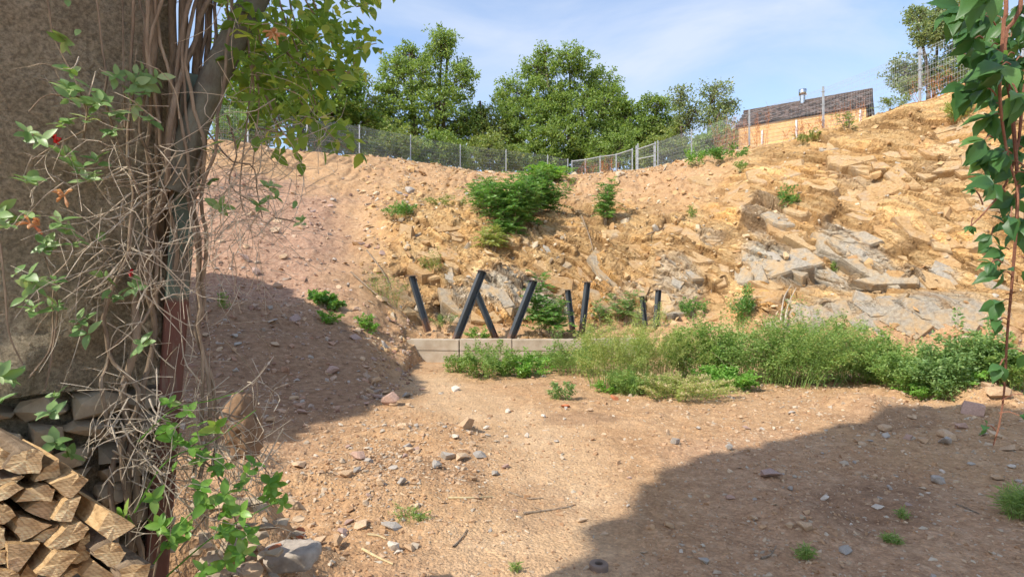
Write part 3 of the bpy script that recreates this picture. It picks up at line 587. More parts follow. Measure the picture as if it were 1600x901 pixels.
# tilted slabs of bedded grey rock
N0g = N0.reshape(nc, nr, 3); GRg = grey.reshape(nc, nr)
def plate(px, py, lpx, wpx, ang, tilt, r, m=None, lift=0., tdir=None):
    """one facet of the jointed rock, bedded in the face"""
    cI = int(np.argmin(abs(cols-px))); k = np.nonzero(PYs[cI] <= py)[0]; rI = int(k[0]); p = G3[cI, rI]; n = N0g[cI, rI]; Y = p[1]; L = lpx*Y/F; Wd = wpx*Y/F
    a = math.radians(ang); ex = np.array([math.cos(a), 0, -math.sin(a)*1.6]); ex -= n*(ex @ n); ex /= np.linalg.norm(ex); ey = np.cross(n, ex)
    q = int(r.integers(4, 7)); th = np.sort((np.arange(q)+r.uniform(-.32, .32, q))/q*2*np.pi+.4); rad = r.uniform(.8, 1.1, q); o2 = np.stack([np.cos(th)*rad*L*.5, np.sin(th)*rad*Wd*.5], 1)
    td = r.uniform(0, 2*np.pi) if tdir is None else tdir; h = (o2[:, 0]*math.cos(td)+o2[:, 1]*math.sin(td))*tilt+lift*Y/F
    fr = .06+.05*r.uniform(); top = p+o2[:, :1]*(1-fr)*ex+o2[:, 1:]*(1-fr)*ey+n*h[:, None]; edge_ = p+o2[:, :1]*ex+o2[:, 1:]*ey+n*(h-.10*Wd)[:, None]; bot = p+o2[:, :1]*1.1*ex+o2[:, 1:]*1.1*ey-n*(np.abs(h).max()+.45*Wd)
    b = MB(); V = np.concatenate([top, edge_, bot]); b.add(V, [tuple(range(q))]+[(i_+j_*q, i_+(j_+1)*q, (i_+1) % q+(j_+1)*q, (i_+1) % q+j_*q) for j_ in (0, 1) for i_ in range(q)])
    o = b.build('rock_slab', M[m or ('slab' if GRg[cI, rI] > .55 or r.uniform() < .04 else 'plate')], None); o.parent = QF
rp = np.random.default_rng(321)
for k in range(262):
    if k < 190: px, an_ = rp.uniform(1105, 1600), rp.normal(42, 12)
    else: px, an_ = rp.uniform(605, 1095), rp.normal(35, 28)
    cI = int(np.argmin(abs(cols-px))); top_ = PYs[cI][int(np.argmin(abs(us-8.0)))]+26 if k < 190 else 350; py = rp.uniform(top_, 530 if k < 190 else 505); sc_ = rp.uniform(.5, 1.)**1.6
    plate(px, py, (18+74*sc_), (9+34*sc_), an_+rp.normal()*6, rp.uniform(.03, .21), rp, lift=rp.uniform(-3.2, -.2))
for a in [(1160, 432, 60, 30, 52), (1180, 428, 76, 32, 52), (1202, 420, 92, 34, 50), (1228, 412, 96, 36, 50), (1258, 405, 80, 34, 48), (1290, 392, 64, 28, 44), (1325, 392, 64, 24, 38), (1310, 424, 80, 24, 25), (1385, 440, 90, 22, 15), (1250, 498, 60, 44, 62), (1285, 505, 64, 50, 58), (1318, 492, 70, 40, 50), (1350, 510, 80, 44, 48), (1385, 488, 70, 40, 35), (1415, 508, 84, 48, 25), (1450, 490, 76, 44, 25), (1488, 505, 84, 48, 15), (1525, 490, 70, 44, 12)]:
    plate(*a, .38 if a[1] < 435 else .14, rp, 'slab', 2.5, 1.2)
# ------------------------------------------------------------------ notable loose pieces in the yard
def rough_stone(seed, nplane=11, sub=4, flat=.6):
    r = np.random.default_rng(seed); bm = bmesh.new(); bmesh.ops.create_icosphere(bm, subdivisions=sub, radius=1.); V = np.array([v.co[:] for v in bm.verts]); T = np.array([[v.index for v in f.verts] for f in bm.faces]); bm.free()
    pn = norm_(r.normal(size=(nplane, 3))); ds = r.uniform(.62, .9, nplane); pn = np.vstack([pn, [[.1, .05, 1]], [[0, 0, -1]]]); pn = norm_(pn); ds = np.append(ds, [flat, flat*.9])
    k = V @ pn.T; rad = np.where(k > 1e-3, ds/np.maximum(k, 1e-3), 9).min(1); rad = np.minimum(rad, 1.05); V = V*rad[:, None]
    V = V*(1+.05*fbm(V*2.2+seed, 4, 3)+.022*fbm(V*8+seed, 3, 4))[:, None]; return V*.5, T
def norm_(a): return a/np.linalg.norm(a, axis=1)[:, None]
def boulder(px, py, wpx, label, mname, seed, sc, rz, flat=.6):
    p, n = ground_at(px, py); V, T = rough_stone(seed, flat=flat); w = wpx*p[1]/F; V = V*np.array(sc)*w; V = V @ np.array(Euler((.05, -.08, rz)).to_matrix()).T; V = V+p+np.array([0, 0, -V[:, 2].min()*.75])
    o = mesh_np('boulder', V, T, M[mname], None, True); return tag(o, label, 'stone')
def big_stone(name, px, py, wpx, label, cat, mname, i, sc=(1, 1, 1), rz=0., Y=None):
    if Y: p = W(px, py, Y); p[2] = ground_z(p[0], p[1]); n = np.array([0, 0, 1.])
    else: p, n = ground_at(px, py)
    o = put_stone(name, p, n*.3+np.array([0, 0, .7]), wpx*p[1]/F, mname, None, i, sc, rz, .2); return tag(o, label, cat)
boulder(450, 912, 88, 'big flat-topped pale grey stone at the foot of the vines', 'boulder', 5, (1.1, .9, .8), .3, .45)
boulder(1588, 604, 46, 'rounded tan boulder under the hanging creeper at the yard edge', 'st_tan', 6, (1.1, .9, .9), 1.)
big_stone('brick_fragment', 428, 868, 30, 'bright orange broken brick behind the big pale stone', 'brick', 'brick', 11, (1, .8, 1.2), .8)
big_stone('brick_fragment', 468, 842, 34, 'dark orange brick fragment lying flat above the big pale stone', 'brick', 'brick', 8, (1, .7, .9), 2.)
p, n = ground_at(935, 893); r = .055
b = MB(); an = np.linspace(0, 2*np.pi, 25)[:-1]
ring = []
for (rr, zz) in ((r, 0), (r, .03), (r*.93, .036), (r*.45, .036), (r*.4, .03), (r*.4, 0)): ring.append(np.stack([p[0]+rr*np.cos(an), p[1]+rr*np.sin(an), np.full(24, p[2]+zz)], 1))
V = np.concatenate(ring); fs = [(j*24+i, j*24+(i+1) % 24, ((j+1) % 6)*24+(i+1) % 24, ((j+1) % 6)*24+i) for j in range(6) for i in range(24)]
b.add(V, fs); tag(b.build('iron_ring', M['rust'], None, False), 'small rusty iron ring lying on the dirt at the shadow edge', 'ring')
for i, (pts, lab) in enumerate([([(818, 808), (850, 799), (885, 797), (895, 794)], 'thin forked twig lying on the sunlit dirt path'), ([(700, 782), (740, 783), (770, 779)], 'short pale stick among the rubble beside the path'),
        ([(795, 770), (825, 780), (850, 782)], 'dark crooked stick on the dirt above the forked twig'), ([(1190, 880), (1205, 868), (1212, 858)], 'short bent dark stick in the shaded dirt'),
        ([(575, 836), (592, 843), (604, 848)], 'straight straw-coloured stick among the bricks and stones'), ([(565, 862), (590, 874), (615, 884)], 'longer straw-coloured stick by the square pale stone'),
        ([(708, 856), (722, 842), (730, 832)], 'dark twig standing out of the smooth dirt'), ([(1495, 790), (1520, 802), (1530, 806)], 'dark reddish stick in the shade under the creeper')]):
    q = [ground_at(*a)[0]+np.array([0, 0, .008]) for a in pts]; b = MB(); b.tube(spline(q, 10), np.linspace(.008, .004, 10), 5)
    if i == 0: b.tube(spline([q[1], ground_at(835, 795)[0]+np.array([0, 0, .01])], 4), .003, 4)
    tag(b.build('stick', M['straw'] if i in (4, 5, 1) else M['vine']), lab, 'stick', 'sticks on the yard')

# ------------------------------------------------------------------ steel struts and concrete beam
wall_root = empty('concrete_wall', W(780, 560, 12.5), 'low weathered concrete wall at the foot of the steel struts', 'wall')
wp = [(W(636, 530, 12.55)), (W(718, 530, 12.45)), (W(800, 531, 12.45)), (W(926, 534, 12.5)), (W(1010, 536, 12.6))]
for i in range(4):
    a, c = wp[i].copy(), wp[i+1].copy(); dirv = (c-a)/np.linalg.norm(c-a); a = a+dirv*.006; c = c-dirv*.006
    for lo, hi, ex in ((-.12, .235, 0.0), (.243, .475+.01*(i % 2), .012)):
        b = MB(); b.beam((a[0], a[1]-ex/2+.14, (lo+hi)/2), (c[0], c[1]-ex/2+.14, (lo+hi)/2), .28+ex, hi-lo); o = b.build('concrete_block', M['concrete'], wall_root)
        bv = o.modifiers.new('bevel', 'BEVEL'); bv.width = .012; bv.segments = 2
def strut(label, bot, top, Yb, Yt, wpx):
    p0 = W(*bot, Yb); p1 = W(*top, Yt); p0[2] -= .1; p0 = p0-(p1-p0)*.08
    r = empty('steel_strut', p0, label, 'steel beam', 'black steel struts behind the concrete wall')
    d = p1-p0; L = np.linalg.norm(d); d /= L; w = wpx*Yb/F*.72
    fw = np.array([.9, .43, 0]); fw -= d*(fw @ d); fw /= np.linalg.norm(fw); sd = np.cross(d, fw)
    def plate(nm, c, ax, aw, bx, bw):
        b = MB(); R = np.stack([ax, d, bx], 1); b.box((p0+p1)/2+c, aw, L, bw, R); return b.build(nm, M['steel'], r)
    plate('web', np.zeros(3), fw, w*.78, sd, w*.12); plate('flange', fw*w*.45, sd, w, fw, w*.13); plate('flange', -fw*w*.45, sd, w, fw, w*.13)
    b = MB(); b.box(p1+np.array([0, 0, .008]), w*2.1, w*1.5, .016); b.build('cap_plate', M['rust'], r)
strut('outermost black strut by the debris slope, leaning away from its neighbour', (667, 505), (643, 431), 13.4, 13.4, 12)
strut('tallest black steel strut, leaning over the concrete wall', (711, 527), (754, 423), 12.75, 12.9, 14)
strut('slim black strut crossing behind the tallest one', (774, 521), (741, 448), 13.25, 13.25, 11)
strut('black strut leaning towards the leafy sapling', (797, 526), (834, 438), 12.8, 12.9, 13)
strut('short greyish strut just beyond the leafy sapling', (895, 512), (887, 453), 14.0, 14.0, 9)
strut('nearly upright black strut between sapling and yellow-green weeds', (909, 514), (918, 441), 13.6, 13.6, 10)
strut('shortest grey strut rising out of the yellow-green weeds', (1010, 516), (1003, 463), 14.2, 14.2, 8)
strut('upright black strut standing last in the row, in the weeds', (1024, 514), (1029, 453), 13.8, 13.8, 9)

# ------------------------------------------------------------------ fence
def hpos(px, dz=0.): 
    c = int(np.argmin(abs(cols-px))); r = int(np.argmin(abs(us-9.0))); p = G3[c, r].copy(); p[2] += dz; return p
def post(parent, p, h, w=.06):
    b = MB(); b.box(p+np.array([0, 0, h/2-.15]), w, w, h+.3); o = b.build('post', M['galv'], parent)
    b = MB(); b.box(p+np.array([0, 0, h+.01]), w*1.15, w*1.15, .02); b.build('cap', M['galv'], o)
    for f in (.25, .6, .9): b = MB(); b.box(p+np.array([0, 0, h*f]), w*1.6, w*1.6, .035); b.build('clamp', M['galv'], o)
def panel(parent, a, c, ha, hc, z0=.05, step=.07, th=.0044, frame=0.):
    b = MB(); L = np.linalg.norm((c-a)[:2]); n = max(6, int(L/step)); d = (c-a); 
    for i in range(1, n):
        t = i/n; q = a+d*t; h = ha+(hc-ha)*t; b.box(q+np.array([0, 0, z0+(h-z0)/2]), th, th, h-z0)
    for f in (.03, .06, .14, .26, .38, .5, .53, .62, .74, .86, .94, .99):
        u0 = a+np.array([0, 0, z0+(ha-z0)*f]); u1 = c+np.array([0, 0, z0+(hc-z0)*f]); b.beam(u0, u1, th*1.2)
    o = b.build('mesh_panel', M['galv'], parent)
    if frame:
        for f in (0.02, 1.0):
            bb = MB(); bb.beam(a+np.array([0, 0, z0+(ha-z0)*f]), c+np.array([0, 0, z0+(hc-z0)*f]), frame); bb.build('rail', M['galv'], parent)
def fence(label, pxs, hs, **k):
    ps = [hpos(x) for x in pxs]; r = empty('mesh_fence', ps[0], label, 'fence')
    for p, h in zip(ps, hs): post(r, p, h, k.get('w', .06))
    for i in range(len(ps)-1): panel(r, ps[i], ps[i+1], hs[i]-.05, hs[i+1]-.05, frame=k.get('frame', 0.))
    return r
fence('long galvanised mesh fence along the plateau above the debris slope', [250, 310, 388, 479, 562, 642, 719, 790, 856, 888], [1.75]*8+[1.6, 1.35])
fence('low framed galvanised fence between the corner post and the gate', [893, 914, 937, 962, 988], [1.2, 1.25, 1.3, 1.35, 1.55], frame=.05, w=.07)
fence('tall mesh fence climbing past the timber cabin to the bushy tree', [1027, 1080, 1170, 1287, 1438, 1600, 1700], [1.75, 1.75, 1.8, 1.75, 1.75, 1.75, 1.75])
ga, gb = hpos(994), hpos(1024); gr = empty('metal_gate', ga, 'galvanised metal gate with mesh leaf and tall post on the rim', 'gate')
post(gr, ga, 1.7, .09); post(gr, gb, 1.75, .09); post(gr, hpos(1002)+np.array([0, 1.2, 0]), 2.1, .07)
panel(gr, ga+(gb-ga)*.06, gb-(gb-ga)*.06, 1.45, 1.65, frame=.05)
b = MB(); b.beam(ga+(gb-ga)*.06+np.array([0, 0, .8]), gb-(gb-ga)*.06+np.array([0, 0, .85]), .05); b.build('rail', M['galv'], gr)
for t in (.06, .94):
    q = ga+(gb-ga)*t; b = MB(); b.box(q+np.array([0, 0, .78]), .05, .05, 1.5); b.build('stile', M['galv'], gr)

# ------------------------------------------------------------------ cabin beyond the fence
YL, YR = 28.5, 25.2
eL, eR = W(1150, 198, YL), W(1357, 166, YR); ez = (eL[2]+eR[2])/2; eL[2] = eR[2] = ez
along = (eR-eL)/np.linalg.norm(eR-eL); back = np.array([-along[1], along[0], 0]); back = back if back[1] > 0 else -back; CL = np.linalg.norm(eR-eL)
cab = empty('cabin', (eL+eR)/2-np.array([0, 0, 2.2]), 'orange timber cabin with dark shingle roof behind the fence', 'cabin')
bot = ez-2.6
def cbox(nm, m, x0, x1, y0, y1, z0, z1, par=None):
    b = MB(); c = eL+along*(x0+x1)/2+back*(y0+y1)/2; c[2] = (z0+z1)/2; b.box(c, x1-x0, y1-y0, z1-z0, np.stack([along, back, [0, 0, 1]], 1)); return b.build(nm, m, par or cab)
wl_ = cbox('wall', M['cabin'], .12, CL-.12, .1, 3.6, bot, ez+.02)
nb = 14
for i in range(nb):
    z0 = bot+i*(2.58/nb); cbox('plank', M['cabin'], .1, CL-.1, .07, .098, z0+.006, z0+2.58/nb-.006, wl_)
for x in (CL*.215, CL*.485, CL*.945): cbox('trim_post', M['white'], x-.04, x+.04, .01, .068, bot, ez-.35 if x < CL*.3 else ez-.12)
RD, RH = 2.0, 0.0
ridge_z = EYE+(450.5-173)/F*(YL+1.2)
roof = cbox('roof', M['shingle'], -.02, CL+.02, 1.2, 2.6, ez+.02, ez+.3)
b = MB(); nrow = 9; slope_v = back*1.75+np.array([0, 0, ridge_z-ez-.02]); sl = np.linalg.norm(slope_v); sv = slope_v/sl; nv = np.cross(along, sv); nv = nv if nv[2] > 0 else -nv
for j in range(nrow):
    nn = 30
    for i in range(nn):
        w = (CL+.1)/nn; x = -.05+(i+.5*(j % 2)*.8+.1)*w; x1 = min(x+w*.94, CL+.08); jit = random.uniform(0, .025)
        c = eL+along*(x+x1)/2+sv*((j+.5)/nrow*sl)+nv*(.02+jit); Rm = np.stack([along, sv, nv], 1); tl = Euler((-.10, 0, 0)).to_matrix(); b.box(c, x1-x, sl/nrow*1.25, .03, Rm @ np.array(tl))
tag(b.build('shingles', M['shingle'], cab), kind='stuff')
b = MB(); q0 = eL-along*.05; q1 = eR+along*.05
A = [q0-nv*.04, q1-nv*.04, q1+slope_v-nv*.04, q0+slope_v-nv*.04, q0+back*3.9-nv*.04, q1+back*3.9-nv*.04]
b.add(A, [(0, 1, 2, 3), (3, 2, 5, 4), (0, 3, 4), (1, 5, 2)]); b.build('roof_deck', M['shingle'], cab)
b = MB(); b.beam(q0+slope_v+nv*.04, q1+slope_v+nv*.04, .14, .1); b.build('ridge_cap', M['shingle'], cab)
cc = eL+along*CL*.49+slope_v*.93; b = MB(); b.tube([cc-np.array([0, 0, .2]), cc+np.array([0, 0, .42])], .13, 12); ch = b.build('chimney', M['chrome'], cab, True)
b = MB(); b.tube([cc+np.array([0, 0, z]) for z in (.38, .40, .68, .70)], [.13, .18, .18, .1], 14); b.build('cowl', M['chrome'], ch, True)

# ------------------------------------------------------------------ leaves and plants
def norm(a): return a/(np.linalg.norm(a, axis=-1)[..., None]+1e-9)
def leaf_quads(pos, dr, nrm, L, Wd, fold=.12):
    dr = norm(dr); sd = norm(np.cross(dr, nrm)); up = np.cross(sd, dr); L = np.broadcast_to(L, (len(pos),))[:, None]; Wd = np.broadcast_to(Wd, (len(pos),))[:, None]
    a = pos; m = pos+dr*L*.45; t = pos+dr*L-up*L*.12
    V = np.stack([a, m+sd*Wd*.5+up*Wd*fold, t, m-sd*Wd*.5+up*Wd*fold], 1).reshape(-1, 3)
    return V, np.arange(len(pos)*4).reshape(-1, 4)
def rdir(n, zb=0.): v = RNG.normal(size=(n, 3)); v[:, 2] += zb; return norm(v)
def leaf_part(name, pos, L, Wd, m, parent, zb=.3, dr=None, nb_=1.1):
    n = len(pos); dr = rdir(n, -.15) if dr is None else dr; nr_ = rdir(n, nb_)
    V, Qd = leaf_quads(pos, dr, nr_, L*RNG.uniform(.65, 1.2, n), Wd*RNG.uniform(.7, 1.2, n)); o = mesh_np(name, V, Qd, m, parent); return tag(o, kind='stuff')

def tree(name, label, px, Y, blobs, leaf, nleaf, mname, base_py=None, trunks=None, clump=.55, cat='tree', seed=1, lean=0., cl_per=26):
    """blobs: (px, py, rx px, ry px) lobes of the crown"""
    r = np.random.default_rng(seed); base = W(px, base_py or 262, Y); base[2] = min(base[2], hpos(min(max(px, 0), 1600))[2]); root = empty(name, base, label, cat)
    tm = MB(); tips = []; lobes = []
    H = max(W(b_[0], b_[1]-b_[3], Y)[2] for b_ in blobs)-base[2]
    stems = trunks or [px]
    nodes = []
    for sx in stems:
        s0 = base+np.array([(sx-px)/F*Y*.4, r.uniform(-.4, .4), -.3]); tgt = min(blobs, key=lambda q_: abs(q_[0]-sx)+abs(q_[1]-min(b2[1] for b2 in blobs))*.6)
        s1 = W(tgt[0], tgt[1], Y); mid = s0*.5+s1*.5+r.normal(size=3)*.25*np.array([1, 1, .3]); c = spline([s0, mid, s1], 14); rad = np.linspace(.02*H, .005*H, 14)
        tm.tube(c, rad, 7); nodes.append((c, rad))
    tot = sum(b_[2]*b_[3] for b_ in blobs)
    lp = []
    for (bx, by, rx, ry) in blobs:
        c = W(bx, by, Y)+np.array([0, r.uniform(-.6, .6)*rx*Y/F, 0]); R3 = np.array([rx, (rx+ry)*.42, ry])*Y/F
        st = min(nodes, key=lambda q_: np.linalg.norm(q_[0][-1]-c)); j = int(np.clip(3+ (c[2]-R3[2]*.9-base[2])/H*12, 3, 11)); s0 = st[0][j]
        limb = spline([s0, s0*.45+c*.55+np.array([0, 0, -.15*R3[2]])+r.normal(size=3)*.12, c+np.array([0, 0, R3[2]*.25])], 9); tm.tube(limb, np.linspace(st[1][j]*.7, .025, 9), 5)
        n = int(nleaf*(rx*ry)/tot); ncl = max(8, n//cl_per)
        dv = norm(r.normal(size=(ncl, 3))); rad = r.uniform(.15, 1, ncl)**.5*r.uniform(.75, 1.12, ncl); cen = c+dv*R3*rad[:, None]
        for q_ in cen[::max(1, ncl//34)]:
            s = limb[r.integers(4, 9)]; tm.tube(spline([s, s*.5+q_*.5+r.normal(size=3)*.12+np.array([0, 0, .1]), q_], 5), np.linspace(.03, .008, 5)*(Y/45), 3)
        cs = clump*r.uniform(.5, 1.2, ncl)
        pts = (cen[:, None, :]+norm(r.normal(size=(ncl, cl_per, 3)))*(r.uniform(0, 1, (ncl, cl_per, 1))**.6)*cs[:, None, None]*np.array([1, 1, .6])).reshape(-1, 3); lp.append(pts)
    tm.build('trunk', M['trunk'], root); leaf_part('crown', np.concatenate(lp), leaf, leaf*.55, M[mname], root); return root

tree('leafy_tree', 'dark dense tree behind the long fence, partly hidden by hanging vine leaves', 455, 36, [(400, 130, 55, 50), (470, 90, 60, 60), (530, 150, 50, 45), (440, 170, 70, 40), (510, 185, 60, 30), (385, 70, 40, 50), (570, 190, 34, 22), (350, 175, 40, 36)], .30, 18000, 'lf_dark', 235, [400, 470, 520], .7, seed=2)
tree('leafy_tree', 'thin young tree with sparse top between two broad trees', 562, 48, [(562, 128, 22, 20), (575, 165, 26, 24), (545, 175, 22, 24), (590, 200, 26, 20)], .24, 5000, 'lf_olive', 245, clump=.5, seed=3, cl_per=14)
tree('leafy_tree', 'tall bright green tree with several stems and a split top', 665, 50, [(640, 85, 34, 26), (690, 78, 30, 30), (615, 110, 26, 30), (720, 130, 32, 34), (660, 125, 44, 36), (625, 165, 36, 32), (690, 175, 46, 34), (735, 185, 26, 26), (655, 205, 70, 30), (600, 200, 30, 34), (720, 215, 40, 28), (700, 62, 14, 12), (600, 140, 16, 26)], .27, 26000, 'lf_tree', 250, [625, 650, 690, 715], .62, seed=4)
tree('leafy_tree', 'small tree with a bare snag between the two tallest trees', 760, 51, [(758, 185, 22, 24), (775, 205, 26, 24), (745, 215, 34, 28), (765, 235, 40, 22)], .26, 6000, 'lf_olive', 255, clump=.55, seed=5)
tree('leafy_tree', 'broadest tallest tree, rounded crown in the middle of the rim', 880, 52, [(840, 105, 34, 26), (890, 100, 40, 24), (850, 85, 18, 14), (930, 130, 40, 30), (800, 145, 34, 34), (860, 145, 54, 36), (950, 165, 34, 30), (830, 190, 58, 36), (905, 185, 60, 38), (960, 205, 40, 30), (790, 190, 26, 30), (870, 225, 80, 30), (800, 225, 40, 30), (930, 235, 50, 24)], .28, 40000, 'lf_tree', 262, [830, 880, 920], .65, seed=6)
tree('leafy_tree', 'low spreading tree beside the broadest tree, above the gate', 1000, 50, [(985, 170, 34, 22), (1025, 165, 30, 16), (1000, 200, 46, 28), (1040, 195, 34, 28), (970, 215, 40, 30), (1020, 225, 50, 24)], .27, 15000, 'lf_tree', 255, [985, 1030], .6, seed=7)
tree('leafy_tree', 'airy bluish tree with thin twigs beside the cabin', 1095, 42, [(1060, 155, 22, 22), (1110, 150, 30, 20), (1085, 180, 34, 26), (1130, 165, 26, 18), (1120, 195, 30, 24), (1065, 200, 24, 26), (1145, 160, 12, 10)], .21, 5000, 'lf_grey', 245, [1065, 1110], .6, seed=8, cl_per=14)
tree('leafy_tree', 'greyish bushy tree beyond the fence at the top of the rock', 1460, 24, [(1440, 60, 34, 26), (1470, 30, 44, 28), (1500, 70, 50, 34), (1430, 105, 34, 28), (1480, 115, 60, 30), (1545, 60, 50, 50), (1415, 135, 22, 16), (1430, 25, 20, 16), (1560, 110, 50, 40)], .14, 24000, 'lf_grey', 150, [1440, 1480, 1520], .32, seed=9, cl_per=20)
for i, (px, Y, w, h, lab, mn) in enumerate([(380, 33, 50, 44, 'dark bush behind the fence nearest the vine stems', 'lf_dark'), (520, 37, 60, 44, 'low dark bush behind the fence below the dense tree', 'lf_dark'), (600, 41, 60, 44, 'bush behind the fence under the thin young tree', 'lf_olive'),
        (680, 44, 60, 36, 'bush behind the fence under the tall split-top tree', 'lf_tree'), (760, 47, 60, 44, 'bush behind the fence below the bare snag', 'lf_olive'), (830, 49, 60, 40, 'bush at the foot of the broadest tree, fence side', 'lf_tree'), (900, 50, 60, 46, 'dense bush directly behind the fence corner', 'lf_dark'),
        (965, 47, 60, 46, 'bush behind the low framed fence', 'lf_tree'), (1045, 42, 50, 40, 'bush behind the gate', 'lf_olive'), (1120, 36, 40, 32, 'bush behind the tall fence before the cabin', 'lf_tree')]):
    cy = hpos(px); cy = 450.5-(cy[2]-EYE)/cy[1]*F-h*.55
    tree('rim_bush', lab, px, Y, [(px-w*.45, cy+3, w*.5, h*.7), (px+w*.1, cy-3, w*.55, h*.9), (px+w*.55, cy+4, w*.45, h*.7)], .26, 5500, mn, cy+h, clump=.55, cat='bush', seed=30+i)
b = MB(); s0 = W(752, 250, 50); b.tube(spline([s0, W(753, 205, 50), W(750, 158, 50)], 8), np.linspace(.22, .1, 8), 7)
b.tube(spline([W(752, 215, 50), W(738, 195, 50), W(722, 183, 50)], 6), np.linspace(.12, .04, 6), 5); tag(b.build('dead_snag', M['trunk']), 'bare broken tree stump standing between the trees', 'dead tree')

def bush(name, label, px, py, hpx, wpx, m, stems=40, per=60, leaf=.05, wid=.02, lean=(0, 0), cat='weed', droop=.35, tipm=None, base=None, seed=0, thick=.004, upleaf=.2, group=None):
    """weed clump: arching stems, leaves all along them"""
    r = np.random.default_rng(seed+int(px)); p, n = ground_at(px, py) if base is None else (np.array(base), None); Y = p[1]; h = hpx*Y/F; w = wpx*Y/F
    root = empty(name, p, label, cat, group); sm_ = MB(); lp = []; ld = []; tp = []
    for k in range(stems):
        a = r.uniform(0, 2*np.pi); q = math.sqrt(r.uniform()); x0 = np.array([math.cos(a)*w*.36*q, math.sin(a)*w*.28*q, 0])
        b0 = p+x0; b0[2] = ground_z(b0[0], b0[1]) if Y < 14 else p[2]+min(0., 0.) ; b0[2] = min(b0[2], p[2]+.25)
        L = h*r.uniform(.45, 1.05)*(1.05-.35*q)*(1.3 if r.uniform() < .1 else 1); out = np.array([math.cos(a)*q*w*.25+r.normal()*.06*w, math.sin(a)*q*w*.2+r.normal()*.05*w, 0])+np.array([lean[0]*h, lean[1]*h, 0])*r.uniform(.4, 1.1)
        c = spline([b0-np.array([0, 0, .05]), b0+out*.35+np.array([0, 0, L*.6]), b0+out*1.1+np.array([0, 0, L*(1-droop*r.uniform(0, .5))])], 8); sm_.tube(c, np.linspace(thick, thick*.35, 8), 3)
        t = r.uniform(.12, 1, per)**.75; ps = np.stack([np.interp(t*7, np.arange(8), c[:, j]) for j in range(3)], 1); side = norm(r.normal(size=(per, 3))*np.array([1, 1, .5])); rl = (h*.13*r.uniform(.1, 1, per)*(1.15-t*.8))[:, None]
        lp.append(ps+side*rl); ld.append(side+np.array([0, 0, upleaf]))
        if tipm: 
            tt_ = r.uniform(.62, 1.02, per//2).clip(0, 1); ps = np.stack([np.interp(tt_*7, np.arange(8), c[:, j]) for j in range(3)], 1); tp.append(ps+r.normal(size=ps.shape)*h*.022)
    sm_.build('stem', M['lf_weed'] if thick < .006 else M['vine'], root); leaf_part('foliage', np.concatenate(lp), leaf, wid, M[m], root, dr=norm(np.concatenate(ld)))
    if tipm: leaf_part('seed_heads', np.concatenate(tp), leaf*.7, leaf*.22, M[tipm], root, dr=norm(RNG.normal(size=(sum(map(len, tp)), 3))+np.array([0, 0, .8])))
    return root
def pinnate(name, label, px, py, hpx, wpx, stems=5, fronds=14, flen=.32, m='lf_rob', cat='shrub', seed=0, lean=(0, 0), base=None, pairs=8):
    r = np.random.default_rng(seed+int(px)); p, n = ground_at(px, py) if base is None else (np.array(base), None); Y = p[1]; h = hpx*Y/F; w = wpx*Y/F; root = empty(name, p, label, cat); sm_ = MB(); lp = []; ld = []; ln = []; ll = []
    for k in range(stems):
        a = r.uniform(0, 2*np.pi) if stems > 1 else 0; q = math.sqrt(r.uniform()) if stems > 1 else 0; o = np.array([math.cos(a)*q*w*.5, math.sin(a)*q*w*.35, 0]); L = h*r.uniform(.6, 1)*(1.05-.3*q)
        if stems == 1: L = h
        c = spline([p+o*.25-np.array([0, 0, .05]), p+o*.6+np.array([lean[0]*h*.4, lean[1]*h*.4, L*.55]), p+o+np.array([lean[0]*h, lean[1]*h, L])], 9); sm_.tube(c, np.linspace(.012, .004, 9)*(1 if h < 2 else 1.6), 4)
        for f in range(fronds):
            t = .12+.88*(f+.5)/fronds; s = np.array([np.interp(t*8, np.arange(9), c[:, j]) for j in range(3)]); az = f*2.4+r.uniform(0, .8); el = r.uniform(.2, 1.0); fl = flen*r.uniform(.7, 1.15)*(1.1-.5*t)
            dv = np.array([math.cos(az)*math.cos(el), math.sin(az)*math.cos(el), math.sin(el)]); rc = spline([s, s+dv*fl*.55, s+dv*fl+np.array([0, 0, -fl*.28])], 5); sm_.tube(rc, .0022, 3)
            u = np.repeat(np.linspace(.18, 1, pairs), 2); ps = np.stack([np.interp(u*4, np.arange(5), rc[:, j]) for j in range(3)], 1); sgn = np.tile([1, -1], pairs)[:, None]; sd = norm(np.cross(dv, [0, 0, 1.]))
            lp.append(ps); ld.append(sd*sgn+dv*.45+r.normal(size=(2*pairs, 3))*.12); ln.append(np.tile([0, 0, 1.], (2*pairs, 1))+r.normal(size=(2*pairs, 3))*.6); ll.append(np.full(2*pairs, fl*.26)*(1.15-.5*u))
    sm_.build('stem', M['vine'], root); ll = np.concatenate(ll); V, Qd = leaf_quads(np.concatenate(lp), norm(np.concatenate(ld)), norm(np.concatenate(ln)), ll, ll*.42); tag(mesh_np('foliage', V, Qd, M[m], root), kind='stuff'); return root

